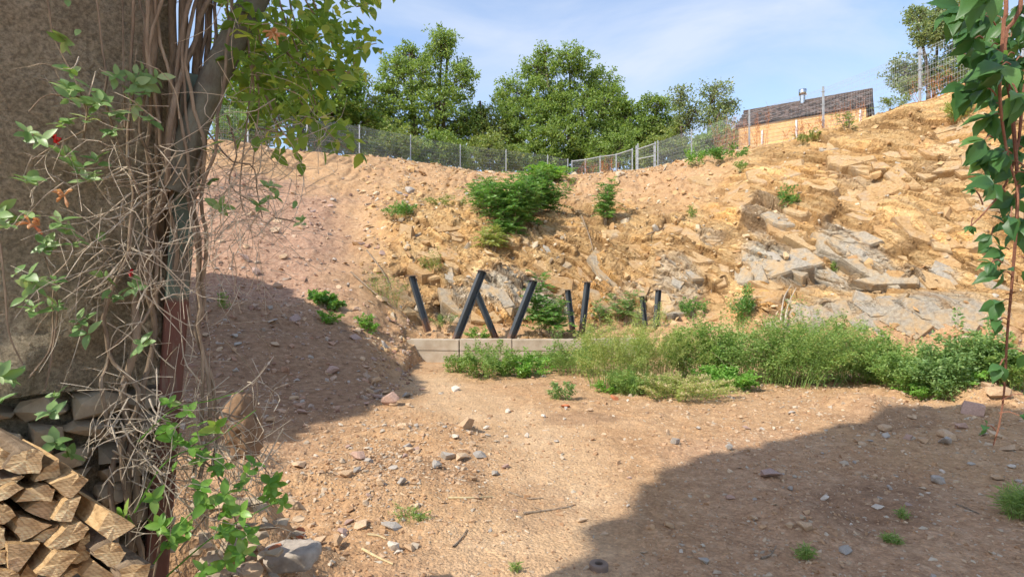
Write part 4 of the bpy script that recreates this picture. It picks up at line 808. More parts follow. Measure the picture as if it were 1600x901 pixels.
# weeds at the foot of the rock
BW = [
 ('tall_weed', 'tall feathery yellow-green weed in the middle of the thicket, nearest the struts', 960, 606, 118, 110, 'lf_yel', 70, 90, .045, .013, (0, 0), 'lf_yel'),
 ('tall_weed', 'yellow-green weed clump between the concrete wall end and the feathery tall weed', 905, 585, 66, 90, 'lf_weed', 50, 80, .05, .018, (0, 0), None),
 ('tall_weed', 'feathery weed clump leaning towards the rock, in front of the last strut', 1025, 596, 92, 120, 'lf_yel', 70, 90, .045, .014, (.15, 0), 'lf_yel'),
 ('weed_clump', 'low drooping straw-green weed at the front of the thicket', 1060, 620, 46, 130, 'lf_yel', 60, 70, .05, .013, (.25, -.2), 'straw'),
 ('weed_clump', 'bright lime creeping weed at the front edge of the thicket', 1130, 610, 44, 80, 'lf_low', 40, 70, .06, .035, (0, 0), None),
 ('bramble', 'rounded green shrub behind the lime creeping weed', 1095, 590, 86, 96, 'lf_weed', 60, 90, .055, .03, (0, 0), None),
 ('bramble', 'big green thicket bush below the bedded grey slabs', 1180, 594, 108, 150, 'lf_weed', 90, 100, .05, .024, (.1, 0), None),
 ('tall_weed', 'weed bush with long slanting pale stalks in the thicket', 1250, 600, 108, 150, 'lf_weed', 90, 100, .05, .018, (.45, 0), 'lf_yel'),
 ('bramble', 'thicket bush reaching up against the lower grey rock slab', 1310, 596, 96, 110, 'lf_weed', 70, 90, .05, .025, (.1, 0), None),
 ('bramble', 'low leafy bush in the dip of the thicket by the grey slab', 1385, 598, 62, 100, 'lf_weed', 60, 80, .06, .035, (0, 0), None),
 ('bramble', 'dark leafy bush with broad leaves beyond the dip of the thicket', 1440, 602, 60, 120, 'lf_weed', 70, 90, .055, .026, (0, 0), None),
 ('bramble', 'bluish bush with upright shoots near the creeper vine', 1500, 600, 84, 110, 'lf_blue', 60, 90, .055, .03, (0, 0), None),
 ('weed_clump', 'low bright green weed patch in front of the bluish bush', 1475, 604, 32, 110, 'lf_low', 40, 60, .05, .03, (0, 0), None),
 ('bramble', 'bush at the end of the thicket behind the hanging creeper', 1560, 596, 74, 90, 'lf_weed', 50, 80, .055, .03, (0, 0), None),
 ('weed_clump', 'leafy weed in front of the concrete wall under the tallest strut', 765, 588, 64, 100, 'lf_weed', 50, 70, .05, .022, (0, 0), None),
 ('weed_clump', 'bright low weed at the concrete wall base, between wall weeds', 815, 586, 36, 80, 'lf_low', 40, 60, .055, .03, (0, 0), None),
 ('weed_clump', 'low green weed strip along the wall near its middle', 860, 576, 34, 90, 'lf_weed', 44, 60, .05, .02, (0, 0), None),
 ('weed_clump', 'small weed tuft at the wall end by the debris slope', 712, 582, 34, 44, 'lf_weed', 22, 40, .05, .022, (0, 0), None),
 ('weed_clump', 'grassy tuft at the foot of the feathery tall weed', 985, 614, 46, 70, 'lf_weed', 50, 50, .09, .01, (0, -.1), None),
 ('weed_tuft', 'lone small bluish weed on the open dirt', 877, 624, 36, 36, 'lf_blue', 14, 34, .045, .022, (0, 0), None),
 ('weed_tuft', 'small lime weed beside the lone bluish weed', 948, 612, 20, 36, 'lf_low', 12, 26, .05, .03, (0, 0), None),
 ('weed_tuft', 'bright weed on top of the wall between the first struts', 750, 528, 20, 44, 'lf_low', 16, 30, .05, .03, (0, 0), None),
 ('weed_tuft', 'tiny weed on the wall top by the outermost strut', 690, 512, 24, 40, 'lf_blue', 14, 26, .045, .02, (0, 0), None),
 ('weed_tuft', 'broad-leaved plant on the debris slope at the shadow edge', 510, 480, 26, 44, 'lf_rob', 14, 22, .11, .085, (0, 0), None),
 ('weed_tuft', 'lime weed on the debris slope below the broad-leaved plant', 515, 506, 20, 30, 'lf_low', 12, 26, .06, .035, (0, 0), None),
 ('weed_tuft', 'lime weed on the sunlit slope beside the shadow edge', 572, 514, 26, 32, 'lf_low', 12, 26, .07, .04, (0, 0), None),
 ('weed_tuft', 'pale green weed in the shade on the slope', 350, 482, 26, 16, 'lf_weed', 10, 24, .05, .02, (0, 0), None),
 ('weed_tuft', 'green weed mat under the soil edge, high on the debris slope', 622, 340, 32, 50, 'lf_rob', 20, 40, .08, .04, (0, 0), None),
 ('weed_tuft', 'small weeds on the soil edge beside the big shrub', 700, 322, 20, 60, 'lf_olive', 18, 30, .07, .03, (0, 0), None),
 ('weed_tuft', 'single bright shrub in the middle of the rock face', 1232, 330, 32, 36, 'lf_rob', 16, 40, .08, .035, (0, 0), None),
 ('weed_tuft', 'small weed at the crest beside the gate', 1085, 262, 34, 26, 'lf_low', 12, 30, .1, .05, (0, 0), None),
 ('weed_tuft', 'green weeds under the cabin end at the crest', 1135, 250, 26, 60, 'lf_rob', 20, 40, .11, .05, (0, 0), None),
 ('weed_tuft', 'yellowish weed on the crest by the creeper', 1500, 185, 34, 44, 'lf_yel', 18, 40, .08, .03, (0, 0), None),
 ('weed_tuft', 'weed at the foot of the bushy tree on the crest', 1395, 170, 26, 50, 'lf_olive', 18, 40, .08, .03, (0, 0), None),
 ('weed_tuft', 'weed on the crest below the cabin', 1268, 222, 24, 40, 'lf_olive', 16, 40, .08, .03, (0, 0), None),
 ('weed_tuft', 'small weed on the earth below the cabin, apart from the crest', 1160, 268, 18, 20, 'lf_weed', 10, 30, .07, .03, (0, 0), None),
 ('weed_tuft', 'dark ivy-like plant hanging in the rock hollow below the slabs', 1160, 500, 64, 26, 'lf_rob', 20, 60, .05, .035, (0, 0), None),
 ('weed_tuft', 'small weed tuft on the rock behind the shortest strut', 1080, 495, 34, 40, 'lf_rob', 20, 40, .06, .035, (0, 0), None),
 ('weed_tuft', 'small weed in the rock below the bright shrub', 1310, 428, 22, 16, 'lf_weed', 8, 26, .05, .02, (0, 0), None),
 ('weed_tuft', 'thin weed halfway up the rock by the sapling', 1080, 342, 24, 14, 'lf_weed', 8, 26, .06, .025, (0, 0), None),
 ('weed_tuft', 'weeds in the gully above the outermost strut', 672, 440, 60, 30, 'lf_olive', 16, 40, .06, .022, (0, 0), None),
 ('weed_tuft', 'dry greenish scrub in the hollow at the slope edge', 600, 470, 60, 50, 'lf_olive', 26, 16, .06, .02, (0, 0), None),
 ('grass_tuft', 'small grass tuft in the shaded dirt near the picture bottom', 1258, 878, 22, 22, 'lf_weed', 16, 12, .05, .006, (0, 0), None),
 ('grass_tuft', 'tiny grass tuft at the edge of the dug dirt', 1395, 850, 16, 22, 'lf_weed', 14, 12, .04, .006, (0, 0), None),
 ('grass_tuft', 'sprig of grass on the smooth sunlit dirt', 806, 895, 20, 14, 'lf_weed', 8, 8, .04, .006, (0, 0), None),
 ('grass_tuft', 'grass clump at the picture edge below the creeper', 1592, 810, 60, 50, 'lf_weed', 34, 26, .07, .007, (0, 0), None),
 ('grass_tuft', 'grass sprigs among the rubble by the orange bricks', 645, 808, 18, 60, 'lf_weed', 18, 10, .04, .006, (0, 0), None),
 ('grass_tuft', 'grass sprigs in the shaded dirt by the twig', 1412, 815, 16, 18, 'lf_weed', 10, 10, .04, .006, (0, 0), None),
]
for i, (nm, lab, px, py, hp, wp_, m, st, per, lf, wd, ln_, tip) in enumerate(BW):
    bush(nm, lab, px, py, hp*(1.17 if nm in ('tall_weed', 'bramble') else .98), wp_*1.05, m, int(st*1.25), per, lf, wd, ln_, 'weed' if nm != 'grass_tuft' else 'grass', tipm=tip, seed=i, thick=.0045 if py > 480 and py < 640 else .003)
rs = np.random.default_rng(8); p0, _ = ground_at(1240, 590); root = empty('dry_grass', p0, 'pale dry slanting stalks sticking out of the thicket', 'dry grass'); b = MB()
for k in range(60):
    x0 = rs.uniform(1060, 1420); q0, _ = ground_at(x0, rs.uniform(585, 604)); L = rs.uniform(.5, 1.15); dv = np.array([-rs.uniform(.2, 1.1), rs.normal()*.25, 1.]); dv /= np.linalg.norm(dv)
    b.tube(spline([q0, q0+dv*L*.6, q0+dv*L+np.array([-.08, 0, -.06])], 6), np.linspace(.005, .0025, 6), 3)
tag(b.build('stalk', M['straw'], root), kind='stuff')
pinnate('sapling', 'tall sapling with feathery pinnate leaves on the wall behind the struts', 848, 528, 106, 50, 2, 32, .7, 'lf_rob', 'sapling', 1)
pinnate('sapling', 'shorter leafy sapling leaning out beside the tall one', 866, 530, 66, 60, 5, 16, .6, 'lf_rob', 'sapling', 2)
pinnate('sapling', 'bluish sapling behind the tall feathery weed', 972, 505, 70, 44, 4, 16, .5, 'lf_blue', 'sapling', 3)
pinnate('sapling', 'small bluish sapling between strut and feathery weeds', 942, 508, 48, 36, 3, 12, .45, 'lf_blue', 'sapling', 4)
pinnate('robinia_shrub', 'big dark green shrub clump hanging on the slope edge', 800, 358, 86, 130, 26, 18, .75, 'lf_rob', 'shrub', 5, (0, -.2))
pinnate('robinia_shrub', 'upper part shrub with yellowish shoots beside the big shrub clump', 842, 336, 70, 110, 22, 16, .75, 'lf_rob', 'shrub', 6)
pinnate('robinia_shrub', 'upright shoots on the debris side of the big shrub', 762, 338, 70, 56, 8, 20, .65, 'lf_rob', 'shrub', 7, (-.15, 0))
pinnate('robinia_shrub', 'hanging tuft under the big shrub clump', 793, 375, 44, 44, 8, 14, .55, 'lf_rob', 'shrub', 8)
pinnate('robinia_shrub', 'slim shrub of two upright shoots beyond the big shrub', 944, 350, 78, 40, 5, 26, .55, 'lf_rob', 'shrub', 9)
pinnate('robinia_shrub', 'pale yellowish shoots below the big shrub clump', 770, 392, 40, 50, 6, 12, .55, 'lf_yel', 'shrub', 10)
pinnate('robinia_shrub', 'shrub on the crest in front of the cabin wall', 1325, 205, 36, 40, 3, 10, .34, 'lf_rob', 'shrub', 11, (-.3, 0))
pinnate('robinia_shrub', 'bright low shrub on the crest before the fence corner', 858, 286, 26, 70, 10, 12, .9, 'lf_low', 'shrub', 12)
# rusty dry stalks along the fence
for i, (px, n, wpx, hm, lab) in enumerate([(1140, 34, 34, 1.8, 'rusty dry weed stalks before the cabin end'), (1180, 22, 60, 1.5, 'dense rusty stalks in front of the cabin wall, gate side'), (1255, 22, 70, .7, 'rusty stalks in front of the middle of the cabin wall'), (1320, 22, 40, .8, 'thin rusty stalks by the cabin end nearest the bushy tree'),
        (945, 26, 30, 1.2, 'rusty dry stalks behind the low framed fence'), (915, 18, 26, 1.0, 'rusty stalks close to the fence corner post'), (1470, 12, 60, .8, 'dry stalks along the fence under the bushy tree')]):
    p = hpos(px); root = empty('dry_weed', p, lab, 'dry weed', 'rusty dry weeds along the fence'); b = MB(); sp_ = wpx*p[1]/F; r = np.random.default_rng(i+70); lp = []
    for k in range(n):
        x = px+r.uniform(-.5, .5)*wpx; q = hpos(x)+np.array([0, r.uniform(-.5, .5), -.05]); h = hm*r.uniform(.5, 1.1); tip = q+np.array([r.normal()*.18, r.normal()*.1, h]); c = spline([q, (q+tip)/2+r.normal(size=3)*.04, tip], 5); b.tube(c, np.linspace(.009, .004, 5), 3)
        for s in range(5):
            s0 = c[2+s % 3]; b.tube([s0, s0+np.array([r.normal()*.12, r.normal()*.1, r.uniform(.08, .25)])], .004, 3)
        lp.append(c[r.integers(1, 5, 26)]+r.normal(size=(26, 3))*.07)
    tag(b.build('stalk', M['dry'], root), kind='stuff'); leaf_part('dry_leaves', np.concatenate(lp), .05, .02, M['dry'], root)
# roots and dead creepers hanging on the rock
for i, (pts, lab) in enumerate([([(908, 342), (920, 375), (928, 400), (965, 400)][:3], 'thin dead stem lying on the rock below the slim shrub'), ([(1010, 372), (1040, 358), (1068, 345)], 'thin dead branch across the rock near the weed'),
        ([(1215, 505), (1222, 470), (1232, 450)], 'pale dead root hanging from the slabs'), ([(1222, 512), (1228, 480), (1240, 455)], 'second pale root beside the hanging one'), ([(550, 430), (590, 465), (640, 500)], 'dead branch sliding down the slope edge'), ([(575, 395), (600, 430), (615, 465)], 'dry branch above the hollow at the slope edge')]):
    q = [ground_at(*a)[0]+np.array([0, -.12, .06]) for a in pts]; b = MB(); b.tube(spline(q, 10), np.linspace(.022, .008, 10), 5); tag(b.build('dead_branch', M['twig'] if i in (2, 3) else M['vine']), lab, 'branch')

# ------------------------------------------------------------------ old wall, post and brace
NW = np.array([.6, -.8]); CW = np.array([-1.3, 2.0])
def VP(px, py, off=0.):
    """point seen at px, py on the plane of the old wall, moved off metres out of it"""
    s = (px-800)/F; Y = (NW @ CW+off)/(NW[0]*s+NW[1]); return W(px, py, Y)
wdir = np.array([.8, .6])
hw = empty('old_wall', (CW[0]-.6, CW[1]-.5, 0), 'tall rough brown plaster wall with rubble stone foot, overgrown by vines', 'wall')
def wpt(u, off, z): q = CW-wdir*u+NW*off; return np.array([q[0], q[1], z])      # u metres back from the corner
nu, nz = 150, 170; uu = np.linspace(-.09, 1.6, nu); zz = np.linspace(1.27, 3.6, nz)
UU, ZZ = np.meshgrid(uu, zz, indexing='ij'); fp = np.stack([UU.ravel(), np.zeros(UU.size), ZZ.ravel()], 1)
bulge = .11*sm(1.9, 1.3, ZZ.ravel()+.2*fbm(fp*2, 3, 51))+.018*fbm(fp*4, 4, 52)+.006*fbm(fp*26, 3, 53)-.05*sm(-.03, -.09, UU.ravel())
bulge -= .035*sm(.5, .62, fbm(fp*np.array([1.6, 1, 2.2])+3, 3, 54)+.5)*sm(2.1, 1.2, ZZ.ravel())
crk = np.abs(fbm(fp*2.4+7, 4, 55)); bulge -= .012*sm(.018, 0., crk)
WPt = np.array([wpt(u, o_, z) for u, o_, z in zip(UU.ravel(), bulge, ZZ.ravel())]); idw = np.arange(nu*nz).reshape(nu, nz)
mesh_np('plaster', WPt, np.stack([idw[:-1, :-1], idw[:-1, 1:], idw[1:, 1:], idw[1:, :-1]], -1).reshape(-1, 4), M['plaster'], hw, True)
b = MB()
for (u0, u1, z0, z1, o0, o1) in ((-.07, 4.2, 0., 1.27, -.16, -.025), (-.07, 4.2, 1.27, 3.6, -.14, -.075), (1.6, 4.2, 1.27, 3.6, -.07, .0)):
    b.add([wpt(u, o_, z) for u in (u0, u1) for o_ in (o0, o1) for z in (z0, z1)], [(0, 1, 3, 2), (4, 6, 7, 5), (0, 4, 5, 1), (2, 3, 7, 6), (0, 2, 6, 4), (1, 5, 7, 3)])
b.build('wall_core', M['plaster'], hw)
# courses of rubble stone at its foot
r = np.random.default_rng(5); z = .35
while z < 1.24:
    hgt = r.uniform(.045, .095); u = -.12+r.uniform(0, .1)
    while u < 1.05:
        ln_ = r.uniform(.08, .2); c = wpt(u+ln_/2, r.uniform(-.05, .02), z+hgt/2); V, T = ST[int(r.integers(0, 14))]; V = V/np.abs(V).max(0)*.5; V = np.sign(V)*np.abs(V*2)**.9*.5
        Rm = np.stack([np.array([-wdir[0], -wdir[1], 0]), np.array([NW[0], NW[1], 0]), [0, 0, 1]], 1) @ np.array(Euler((r.normal()*.05, r.normal()*.05, r.normal()*.1)).to_matrix())
        mesh_np('stone', (V*np.array([ln_*1.08, .19, hgt*1.08])) @ Rm.T+c, T, M['masonry'], hw); u += ln_
    z += hgt
# ruined masonry going on past the corner
rw = empty('ruined_masonry', (-1.4, 2.6, 0), 'low broken stone masonry and earth under the vine stems', 'wall')
for k in range(60):
    t = r.uniform(0, .6)**1.2; c = np.array([-1.55+t*.62, 2.15+t*.75, 0])+np.array([r.normal()*.06, r.normal()*.06, 0]); top = .98-.62*t; zc = r.uniform(.1, max(.16, top)); s = r.uniform(.06, .14)
    V, T = ST[int(r.integers(0, 14))]; Rm = np.array(Euler((r.normal()*.15, r.normal()*.15, r.uniform(0, 6))).to_matrix()); c[2] = zc
    mesh_np('stone', (V*np.array([s*1.3, s, s*.8])) @ Rm.T+c, T, M['masonry'] if k % 3 else M['st_tan'], rw)

for k in range(46):
    s_ = r.uniform(.05, .12); zc = r.uniform(.05, .62); sp_ = .17*(1-zc*.7); c = np.array([-1.22+r.normal()*sp_, 2.62+r.normal()*.1, zc]); V, T = ST[int(r.integers(0, 14))]; Rm = np.array(Euler((r.normal()*.2, r.normal()*.2, r.uniform(0, 6))).to_matrix())
    mesh_np('stone', (V*np.array([s_*1.4, s_*1.1, s_])) @ Rm.T+c, T, M['masonry'] if k % 4 else M['st_tan'], rw)
V, T = rough_stone(31, 9, 4, .9); c = W(378, 668, 2.55); V = V*np.array([.17, .17, .34])*(1+.25*fbm(V*7, 3, 5))[:, None]
mesh_np('earth_clump', V+c, T, M['clod'], rw, True)
b = MB()
for k in range(26):
    q0 = c+r.normal(size=3)*np.array([.05, .05, .1]); b.tube(spline([q0, q0+r.normal(size=3)*.05+np.array([0, -.03, -.06]), q0+r.normal(size=3)*.08+np.array([0, -.05, -.18])], 6), np.linspace(.003, .001, 6), 4)
tag(b.build('hanging_roots', M['twig'], rw), kind='stuff')

pr = empty('leaning_post', VP(232, 900, .02)*np.array([1, 1, 0]), 'leaning timber post with green and rust-red flaking paint and slanting brace', 'post')
b = MB(); p0 = VP(222, 1150, .04); p1 = VP(302, 120, .04); p0[2] = 0.0
b.beam(p0, p1, .072, .072, up=(NW[0], NW[1], 0)); o = b.build('upright', M['post'], pr); bv = o.modifiers.new('bevel', 'BEVEL'); bv.width = .006
b = MB(); b.tube(spline([VP(268, 300, .1), VP(295, 220, .1), VP(338, 115, .1), VP(392, 10, .1), VP(440, -90, .1), VP(490, -200, .1), VP(545, -330, .1)], 20), np.linspace(.046, .052, 20), 12); b.build('brace', M['brace'], pr, True)

# ------------------------------------------------------------------ firewood
AX = np.array([-.80, .60, .0]); AX /= np.linalg.norm(AX); NF = np.array([.42, -.907]); PF = np.array([-.98, 1.42])
def FP(u, v, off=0.):
    px, py = u/3.454, 640+v/3.454; s = (px-800)/F; Y = (NF @ PF+off)/(NF[0]*s+NF[1]); return W(px, py, Y)
LG = [
 ('topmost thick log of the woodpile with a rounded bark back', [(20, 320), (60, 250), (120, 222), (190, 208), (240, 235), (215, 345), (100, 348)], .02, .42),
 ('small bright orange wedge beside the topmost thick log', [(185, 385), (240, 310), (320, 262), (328, 350), (215, 383)], .0, .3),
 ('pale ridged log at the shoulder of the woodpile', [(270, 400), (420, 340), (482, 375), (390, 475), (350, 470)], .03, .34),
 ('flat half-round log under the orange wedge', [(80, 498), (140, 430), (230, 405), (302, 425), (280, 495)], .01, .4),
 ('half-round orange log just below the flat half-round one', [(130, 540), (200, 495), (300, 487), (340, 497), (270, 598)], .0, .4),
 ('pale four-sided wedge leaning under the ridged log', [(285, 595), (350, 490), (440, 465), (385, 605)], .03, .36),
 ('broad quarter log with dark split below the half-round orange one', [(75, 660), (100, 580), (120, 575), (285, 620), (110, 715)], .01, .4),
 ('thin sliver of wood in the middle of the woodpile', [(165, 705), (240, 650), (320, 620), (265, 710)], .0, .36),
 ('grey-streaked quarter log beside the thin sliver', [(250, 740), (370, 620), (440, 600), (485, 640), (420, 710), (310, 752)], .03, .4),
 ('long squared log sticking out over the end of the woodpile', [(525, 655), (590, 545), (650, 570), (735, 625), (600, 712)], .10, .33),
 ('round rough-barked log under the long squared one', [(500, 765), (580, 720), (640, 715), (683, 770), (620, 855), (510, 795)], .05, .36),
 ('big triangular quarter log low in the woodpile', [(45, 860), (40, 720), (220, 718), (100, 875)], .03, .4),
 ('orange block with a torn bark edge at the bottom of the pile', [(190, 885), (310, 760), (430, 775), (310, 912)], .05, .38),
 ('tall narrow orange wedge behind the torn-edged block', [(380, 830), (440, 690), (487, 665), (487, 800), (420, 830)], .0, .36),
 ('dark frayed log at the picture edge, below the split-off chip', [(-40, 540), (0, 505), (40, 512), (88, 570), (20, 618), (-40, 612)], .02, .4),
 ('frayed brown log at the picture edge above the dark one', [(-40, 450), (20, 420), (90, 395), (132, 420), (40, 480), (-40, 505)], .02, .4),
 ('splintery chip of wood lying under the topmost log', [(-40, 385), (120, 350), (130, 362), (80, 400), (-40, 418)], .0, .4),
 ('small upright log at the picture edge beside the broad quarter log', [(-30, 640), (28, 636), (36, 738), (-30, 765)], .01, .4),
 ('small log below the upright one at the picture edge', [(-30, 770), (34, 760), (30, 830), (-30, 845)], .02, .4),
 ('thin orange board under the tall narrow wedge', [(320, 905), (400, 852), (465, 828), (440, 862), (380, 905)], .0, .36),
 ('dark triangular log between the big triangle and the orange block', [(95, 915), (150, 832), (205, 880), (190, 920)], .0, .36),
 ('pale smooth-sided log at the lower end of the pile', [(440, 890), (510, 812), (640, 905), (520, 960)], .03, .36),
 ('grey-barked log lying outermost at the foot of the pile', [(640, 862), (720, 830), (815, 825), (790, 930), (660, 940)], .08, .36),
 ('bleached log end at the very bottom of the pile', [(-30, 868), (60, 870), (105, 885), (105, 930), (-30, 930)], .04, .38),
 ('weathered log on top of the pile at the picture edge', [(-60, 215), (0, 200), (60, 235), (18, 318), (-60, 330)], .0, .4),
]
for i, (lab, poly, off, ln_) in enumerate(LG):
    r = np.random.default_rng(900+i); A = np.array([FP(u, v, off) for u, v in poly]); c = A.mean(0); n = len(A)
    # finer outline with a little wobble
    out = []
    for k in range(n):
        for t in (0, .33, .67): out.append(A[k]*(1-t)+A[(k+1) % n]*t+(r.normal(size=3)*.0016 if t else 0))
    A = np.array(out); n = len(A); A = c+(A-c)*.975
    far = np.array([AX*ln_*(1+r.normal()*.03) for _ in range(n)]); rootl = empty('firewood_log', c, lab, 'log', 'split firewood in the pile')
    mid = A+far*.5+(r.normal(size=(n, 3))*.002); E = A+far
    V = np.concatenate([A, mid, E]); fs = [(k+j*n, (k+1) % n+j*n, (k+1) % n+(j+1)*n, k+(j+1)*n) for j in (0, 1) for k in range(n)]; b = MB(); b.add(V, fs); o = b.build('split_side', M['split'] if i not in (0, 10, 22, 16) else M['bark'], rootl)
    for nm, ring_, sg in (('cut_end', A, 1), ('cut_end', E, -1)):
        b = MB(); cc_ = ring_.mean(0); rings = [ring_]+[cc_+(ring_-cc_)*f for f in (.75, .45)]; V = np.concatenate(rings+[cc_[None]]); fs = []
        for j in range(2): fs += [(j*n+k, j*n+(k+1) % n, (j+1)*n+(k+1) % n, (j+1)*n+k) for k in range(n)]
        fs += [(2*n+k, 2*n+(k+1) % n, 3*n) for k in range(n)]; b.add(V, fs); b.build(nm, M['cut'], rootl)
# plinth the pile stands on
b = MB(); q = [FP(-60, 925), FP(830, 925)]; 
base = [q[0]+np.array([.0, -.0, 0]), q[1], q[1]+AX*.5, q[0]+AX*.5]; zt = min(x[2] for x in base)
bb = np.array([[x[0], x[1], h] for h in (0, zt-.015) for x in base]); b.add(bb, [(0, 1, 2, 3), (4, 7, 6, 5), (0, 4, 5, 1), (1, 5, 6, 2), (2, 6, 7, 3), (3, 7, 4, 0)]); o = b.build('plinth', M['masonry'], hw)

# ------------------------------------------------------------------ honeysuckle
def leaf_mesh(key, m, L=1., wd=.46, droop=.18, fold=.12, point=.6):
    us_ = np.array([0, .12, .3, .55, .8, 1.]); ws = np.array([0.02, .55, .95, 1., .6, .0])*wd*.5; V = []; Fq = []
    for u, w in zip(us_, ws):
        z = -droop*u*u
        V += [(-w, u*L, z+fold*w*1.6), (0, u*L, z), (w, u*L, z+fold*w*1.6)]
    for j in range(5): Fq += [(j*3, j*3+1, j*3+4, j*3+3), (j*3+1, j*3+2, j*3+5, j*3+4)]
    me = bpy.data.meshes.new(key); me.from_pydata(V, [], Fq); me.materials.append(m)
    for p_ in me.polygons: p_.use_smooth = True
    return me
LH = [leaf_mesh('honeysuckle_leaf', M['lf_hon'], 1, w, d_, f_) for w, d_, f_ in ((.46, .18, .12), (.5, .3, .2), (.4, .05, .25), (.55, .22, .1))]
LL = [leaf_mesh('young_leaf', M['lf_low'], 1, w, d_, f_) for w, d_, f_ in ((.5, .18, .12), (.58, .3, .2), (.5, .05, .25))]
LC = [leaf_mesh('overhead_leaf', M['lf_can'], 1, w, d_, f_) for w, d_, f_ in ((.46, .18, .12), (.55, .3, .2), (.5, .05, .25))]
def put_leaf(meshes, p, dv, up, size, parent, name='leaf'):
    dv = Vector(dv).normalized(); up = Vector(up); x = dv.cross(up).normalized(); up = x.cross(dv).normalized()
    R = Matrix((x, dv, up)).transposed(); o = bpy.data.objects.new(name, random.choice(meshes)); COL.objects.link(o); o.parent = parent
    off = Vector((0, 0, 0)); q = parent
    while q: off += q.location; q = q.parent
    o.rotation_euler = R.to_euler(); o.scale = (size,)*3; o.location = Vector(p)-off; return o
def stem(mb, pts, r0, r1, n=18, sides=6, wob=.0, off=0.05):
    q = [VP(a[0], a[1], a[2] if len(a) > 2 else off) for a in pts]; c = spline(q, n)
    if wob: c = c+np.stack([fbm(c*6+k*9+r0*77, 2, k) for k in range(3)], 1)*wob
    mb.tube(c, np.linspace(r0, r1, n), sides); return c

hv = empty('honeysuckle_vine', VP(215, 800, .05)*np.array([1, 1, 0])+np.array([0, 0, .5]), 'old honeysuckle with thick twisted stems and dry twigs climbing wall and post', 'vine')
rv = np.random.default_rng(77)
main = [([(200, 900), (212, 760), (192, 640), (215, 545), (205, 440), (250, 330), (272, 200), (300, 60), (318, -60)], .020, .012), ([(232, 900), (205, 720), (222, 610), (240, 520), (226, 400), (262, 260), (285, 120), (288, -60)], .016, .010),
 ([(190, 880), (185, 740), (196, 690), (210, 640), (208, 590), (180, 545), (172, 480), (190, 380), (215, 250), (205, 120), (200, -60)], .013, .006), ([(210, 800), (196, 690), (170, 665), (158, 610), (168, 560), (190, 530), (225, 500), (245, 430)], .011, .007),
 ([(320, 740), (318, 600), (312, 480), (306, 380), (312, 280), (325, 190, .03), (330, 90, .03), (335, -60, .03)], .011, .009), ([(328, 720), (322, 560), (318, 430), (322, 330), (318, 230), (300, 120), (308, -60)], .010, .009), ([(312, 730), (310, 540), (304, 420), (298, 300), (282, 180), (250, 60), (240, -60)], .009, .008),
 ([(300, 330, .18), (330, 260, .18), (345, 190, .18), (358, 110, .18), (362, 30, .18), (370, -60, .18)], .008, .009), ([(230, 350), (190, 240), (170, 120), (150, -60)], .006, .005), ([(250, 300), (232, 180), (222, 60), (205, -60)], .007, .006),
 ([(275, 420), (268, 300), (250, 190), (235, 90), (260, -60)], .010, .008), ([(300, 260), (290, 130), (292, -60)], .008, .008), ([(260, 330), (300, 260, .03), (312, 180, .03), (316, 60, .03), (318, -60, .03)], .009, .008), ([(240, 470), (230, 330), (245, 210), (238, 90), (228, -60)], .011, .007)]
for pts, r0, r1 in main:
    if pts[-1][1] == -60: pts = pts+[(pts[-1][0]+rv.normal()*8, -200, .05), (pts[-1][0]+rv.normal()*12, -340, .04)]
    b = MB(); stem(b, [(x+rv.normal()*3, y, *(rest if rest else (.07+rv.uniform(0, .07),))) for x, y, *rest in pts], r0*.66, r1*.66, 34, 7, .035); b.build('stem', M['vine'], hv, True)
for pts, r0, r1 in [([(262, 420), (275, 280), (285, 140), (278, -60)], .022, .018), ([(250, 400), (258, 260), (268, 120), (262, -60)], .018, .015), ([(285, 330), (296, 220), (305, 110), (310, -60)], .016, .02), ([(240, 420), (240, 280), (246, 140), (238, -60)], .014, .012), ([(300, 300), (318, 200), (322, 90), (326, -60)], .011, .013)]:
    pts = pts+[(pts[-1][0]+6, -200), (pts[-1][0]-6, -345)]; b = MB(); stem(b, [(x, y, .03) for x, y in pts], r0*.8, r1*.8, 26, 8, .03); b.build('stem', M['bark'], hv, True)
b = MB()
def twigs(n, region, L, r_, down=0., off=(.05, .28)):
    for k in range(n):
        x = rv.normal(region[0], region[2]); y = rv.normal(region[1], region[3]); a = rv.uniform(0, 2*math.pi); q = [(x, y, rv.uniform(*off))]; l = L*rv.uniform(.5, 1.3)
        for s in range(3): a += rv.normal()*.55; q.append((q[-1][0]+math.cos(a)*l/3, q[-1][1]+math.sin(a)*l/3+down*l/3, q[-1][2]+rv.normal()*.03))
        c = stem(b, q, r_*rv.uniform(.6, 1.2), r_*.4, 8, 4)
        if rv.uniform() < .6:
            s = c[rv.integers(2, 7)]; b.tube(spline([s, s+rv.normal(size=3)*.02, s+rv.normal(size=3)*.05], 4), r_*.45, 3)
twigs(62, (245, 290, 45, 75), 130, .0024, .15); twigs(40, (195, 385, 34, 60), 130, .0024, .3); twigs(60, (360, 330, 45, 60), 110, .0018, .3); twigs(50, (390, 270, 45, 60), 110, .0016, .2); twigs(14, (150, 380, 55, 80), 90, .0016, .1); twigs(56, (290, 640, 60, 50), 110, .0026, .1); twigs(40, (215, 690, 30, 40), 90, .003, .4)
twigs(40, (270, 790, 60, 50), 120, .0024, .2); twigs(40, (390, 150, 40, 80), 130, .0022, .3); twigs(36, (370, 690, 35, 45), 80, .002, .2); twigs(9, (90, 250, 50, 90), 90, .0018, .1)
tag(b.build('twig_tangle', M['twig'], hv), kind='stuff')
b = MB(); 
